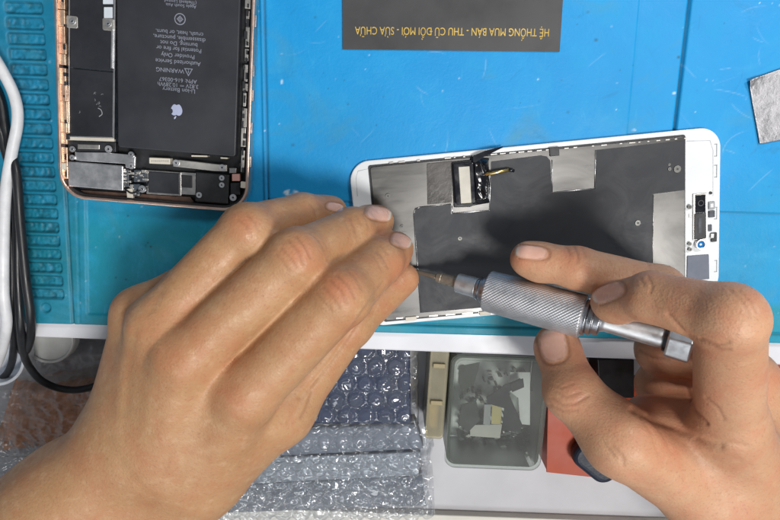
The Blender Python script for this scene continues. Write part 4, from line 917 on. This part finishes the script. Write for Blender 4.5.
bxo = thing('parts_box', fb.o, fb.a, 'large translucent plastic box with dark flex scraps inside, standing in the drawer', 'parts box')
ou = rrect(bx0, bx1, by0, by1, 5, 8); io = rrect(bx0+1.2, bx1-1.2, by0+1.2, by1-1.2, 4, 8)
MB().ring(ou, io, .3, zt).build('wall', bxm, bxo, bevel=.3); MB().prism(io, .3, 1.2).build('base', simple('grimy_base', (.44, .46, .44, 1), .5, var=.3, vscale=70), bxo)
MB().prism(rrect(bx0-1.0, bx1+1.0, by0-1.0, by1+1.0, 5.5, 8), zt+.1, zt+1.5).build('lid', frosted('frosted_lid', (.92, .94, .93, 1), .05), bxo, bevel=.6, bseg=3)
MB().ring(rrect(bx0-.6, bx1+.6, by0-.6, by1+.6, 5.2, 8), rrect(bx0+1.6, bx1-1.6, by0+1.6, by1-1.6, 4, 8), zt+1.5, zt+2.5).build('lid_rim', bxm, bxo, bevel=.5, bseg=3)
MB().box(bx0+4, bx1+10, by1+.8, by1+3.6, zt-8, zt+.5).build('hinge', bxm, bxo, bevel=.4)
# scraps inside the box
def scrap(name, pts, z, th, mat, label, cat='flex scrap'):
    P_ = [W(x, y, z) for x, y in pts]; o_ = sum(P_, Vector())/len(P_); o = MB().prism([((p-o_).x, (p-o_).y) for p in P_], 0, th).build(name, mat, bevel=.15)
    o.location = o_*MM; return tag(o, label, cat)
dflex = simple('dark_flex', (.008, .009, .012, 1), .6, var=.3, vscale=100, spec=.12)
scrap('flex_scrap', [(486, 398), (504, 385), (520, 378), (524, 384), (508, 392), (522, 424), (520, 432), (502, 430), (504, 408), (490, 404)], -25, .5, dflex, 'bent dark flex strip in the middle of the translucent box')
scrap('flex_scrap', [(510, 362+22), (523, 378), (524, 387), (512, 392)], -23.8, .5, dflex, 'small dark flex tab at the upper end of the bent strip in the box')
scrap('flex_scrap', [(459, 366), (480, 362), (474, 384), (462, 392), (458, 380)], -27, .4, simple('olive_flex', (.02, .026, .018, 1), .6, var=.4, spec=.15), 'olive dark scrap at the back left corner of the translucent box')
scrap('paper_scrap', [(510, 372), (530, 372), (530, 425), (520, 424), (518, 398), (508, 390)], -30, .3, simple('grey_paper', (.42, .43, .42, 1), .6), 'pale grey paper scrap under the dark flex in the box', 'paper scrap')
scrap('paper_scrap', [(492, 402), (502, 402), (501, 424), (491, 424)], -27, .3, simple('mustard_tape', (.30, .25, .08, 1), .55), 'mustard yellow tape scrap beside the bent flex in the box', 'tape scrap')
scrap('paper_scrap', [(470, 425), (502, 424), (500, 438), (470, 436)], -33, .3, simple('beige_paper', (.34, .33, .29, 1), .6), 'beige paper scrap near the front of the box', 'paper scrap')
scrap('grey_scrap', [(484, 404), (491, 404), (490, 425), (483, 424)], -27.5, .6, simple('grey_strip', (.16, .165, .17, 1), .5), 'narrow grey strip standing left of the mustard tape', 'scrap strip')
scrap('flex_scrap', [(462, 404), (476, 400), (480, 420), (468, 432), (458, 424)], -33, .4, simple('smoke_flex', (.025, .028, .024, 1), .6, var=.5, vscale=150, spec=.15), 'smoky grey scrap at the left wall of the translucent box')
b = MB()
for k_ in range(330):
    far = random.random() < .45
    c = W(random.uniform(460, 532), random.uniform(368, 452) if far else random.gauss(432, 11), -46); s_ = random.uniform(.4, 1.6) if far else random.uniform(.5, 2.4); a = random.uniform(0, 3); z_ = random.random()*(5 if far else 9)
    b.prism([(c.x+s_*math.cos(a+t), c.y+s_*math.sin(a+t)*random.uniform(.3, .8)) for t in (0, 1.3, 2.9, 4.4)], -50.7, -49.8+z_, random.choice((0, 0, 0, 1, 2)))
cr = b.build('crumbs', [simple('dark_crumbs', (.018, .02, .022, 1), .4, .2, .8, 300), simple('pale_crumbs', (.42, .42, .39, 1), .5), simple('olive_crumbs', (.09, .085, .05, 1), .5)]); tag(cr, 'dark crumbs and broken bits heaped along the front of the translucent box', 'crumbs', kind='stuff')
# yellowed boxes left of it
fy_ = FR(W(437, 395, -24), -3); fy_.o.z = FZ
yb_ = frosted('yellowed_plastic', (.92, .87, .72, 1), .30)
t = thing('parts_box', fy_.o, fy_.a, 'narrow yellowed plastic box squeezed between the bubble wrap and the translucent box', 'parts box')
yx0 = fy_.p(428, 400, 28).x; yx1 = fy_.p(445, 400, 28).x; yy0 = fy_.p(436, 438, 28).y; yy1 = fy_.p(436, 348, 28).y
MB().ring(rrect(yx0, yx1, yy0, yy1, 1.5), rrect(yx0+1, yx1-1, yy0+1, yy1-1, 1), .3, 27).build('wall', yb_, t, bevel=.3)
MB().prism(rrect(yx0-.4, yx1+.4, yy0-.4, yy1+.4, 1.8), 27.1, 28.4).build('lid', yb_, t, bevel=.4)
for y_ in (365, 402): c = fy_.p(438, y_, 28); MB().box(yx0+1.2, yx1-1.2, c.y-1.2, c.y+1.2, 28.4, 29.6).build('latch', simple('tan_latch', (.30, .24, .12, 1), .5), t, bevel=.3)
MB().prism(rrect(yx0+1.6, yx1-1.6, fy_.p(436, 432, 20).y, fy_.p(436, 404, 20).y, .8), .4, 20).build('filling', simple('straw_filling', (.50, .42, .22, 1), .6, var=.3), t, bevel=.5)
# red card box, black tool, dark cloth-like case behind the thumb
def carton(name, quad, z0, z1, mat, label, cat):
    P_ = [W(x, y, z1) for x, y in quad]; o_ = sum(P_, Vector())/4; o_.z = z0
    t = thing(name, o_, 0, label, cat); q_ = [((p-o_).x, (p-o_).y) for p in P_]
    MB().prism(q_, .2, z1-z0-1).build('carton_body', mat, t, bevel=.5)
    cx = sum(a for a, b in q_)/4; cy = sum(b for a, b in q_)/4
    MB().prism([(cx+(a-cx)*1.012, cy+(b-cy)*1.012) for a, b in q_], z1-z0-.95, z1-z0).build('carton_lid', mat, t, bevel=.3)
    return t
red = simple('red_card', (.38, .055, .016, 1), .5, var=.14, vscale=30)
carton('card_box', [(547, 472), (640, 482), (640, 380), (549, 372)], FZ, -34, red, 'orange-red card box in the drawer beside the translucent box', 'card box')
carton('card_box', [(768, 452), (840, 452), (840, 366), (766, 364)], FZ, -30, red, 'orange-red card box at the right edge beside the knuckles', 'card box')
blk2 = simple('black_case', (.008, .008, .010, 1), .4)
carton('black_case', [(600, 398), (634, 398), (634, 360), (598, 360)], FZ+19, -18, blk2, 'small black case behind the thumb, below the table edge', 'case')
p = W(600, 464, -24); b = MB().prism(rrect(-13, 13, -9, 9, 7, 8), 0, 9).build('pouch', simple('navy_pouch', (.008, .013, .030, 1), .5, var=.3, bump=.4, bscale=500, bdist=.0004), bevel=3.0, bseg=4)
b.location = Vector((p.x, p.y, -33.9))*MM; b.rotation_euler = (0, 0, -.7); tag(b, 'small dark navy pouch on the red card box, half hidden under the thumb', 'pouch')
# ------------------------------------------------------------------ light: shaded lamp high at the right, an added soft fill from the front, grey room bounce
w = bpy.data.worlds.new('World'); S.world = w; w.use_nodes = True
w.node_tree.nodes['Background'].inputs[0].default_value = (.86, .93, 1, 1); w.node_tree.nodes['Background'].inputs[1].default_value = .20
def area(name, loc, look, sx, sy, power, col):
    l = bpy.data.lights.new(name, 'AREA'); l.shape = 'RECTANGLE'; l.size = sx; l.size_y = sy; l.energy = power; l.color = col
    o = bpy.data.objects.new(name, l); C.objects.link(o); o.location = loc
    o.rotation_euler = (Vector(look)-Vector(loc)).to_track_quat('-Z', 'Y').to_euler(); return o
area('desk_lamp', (.34, .24, .38), (.04, -.06, 0), 0.09, .09, 1.3, (1, .97, .93))
area('bench_lamp', (.33, -.33, 1.05), (-.02, -.05, 0), .26, .26, 10.0, (1, .97, .93))
area('soft_fill', (-.25, -1.15, 1.5), (0, 0, 0), 1.3, .5, 7.5, (.95, .98, 1))  # added fill light, not a fitting of the room
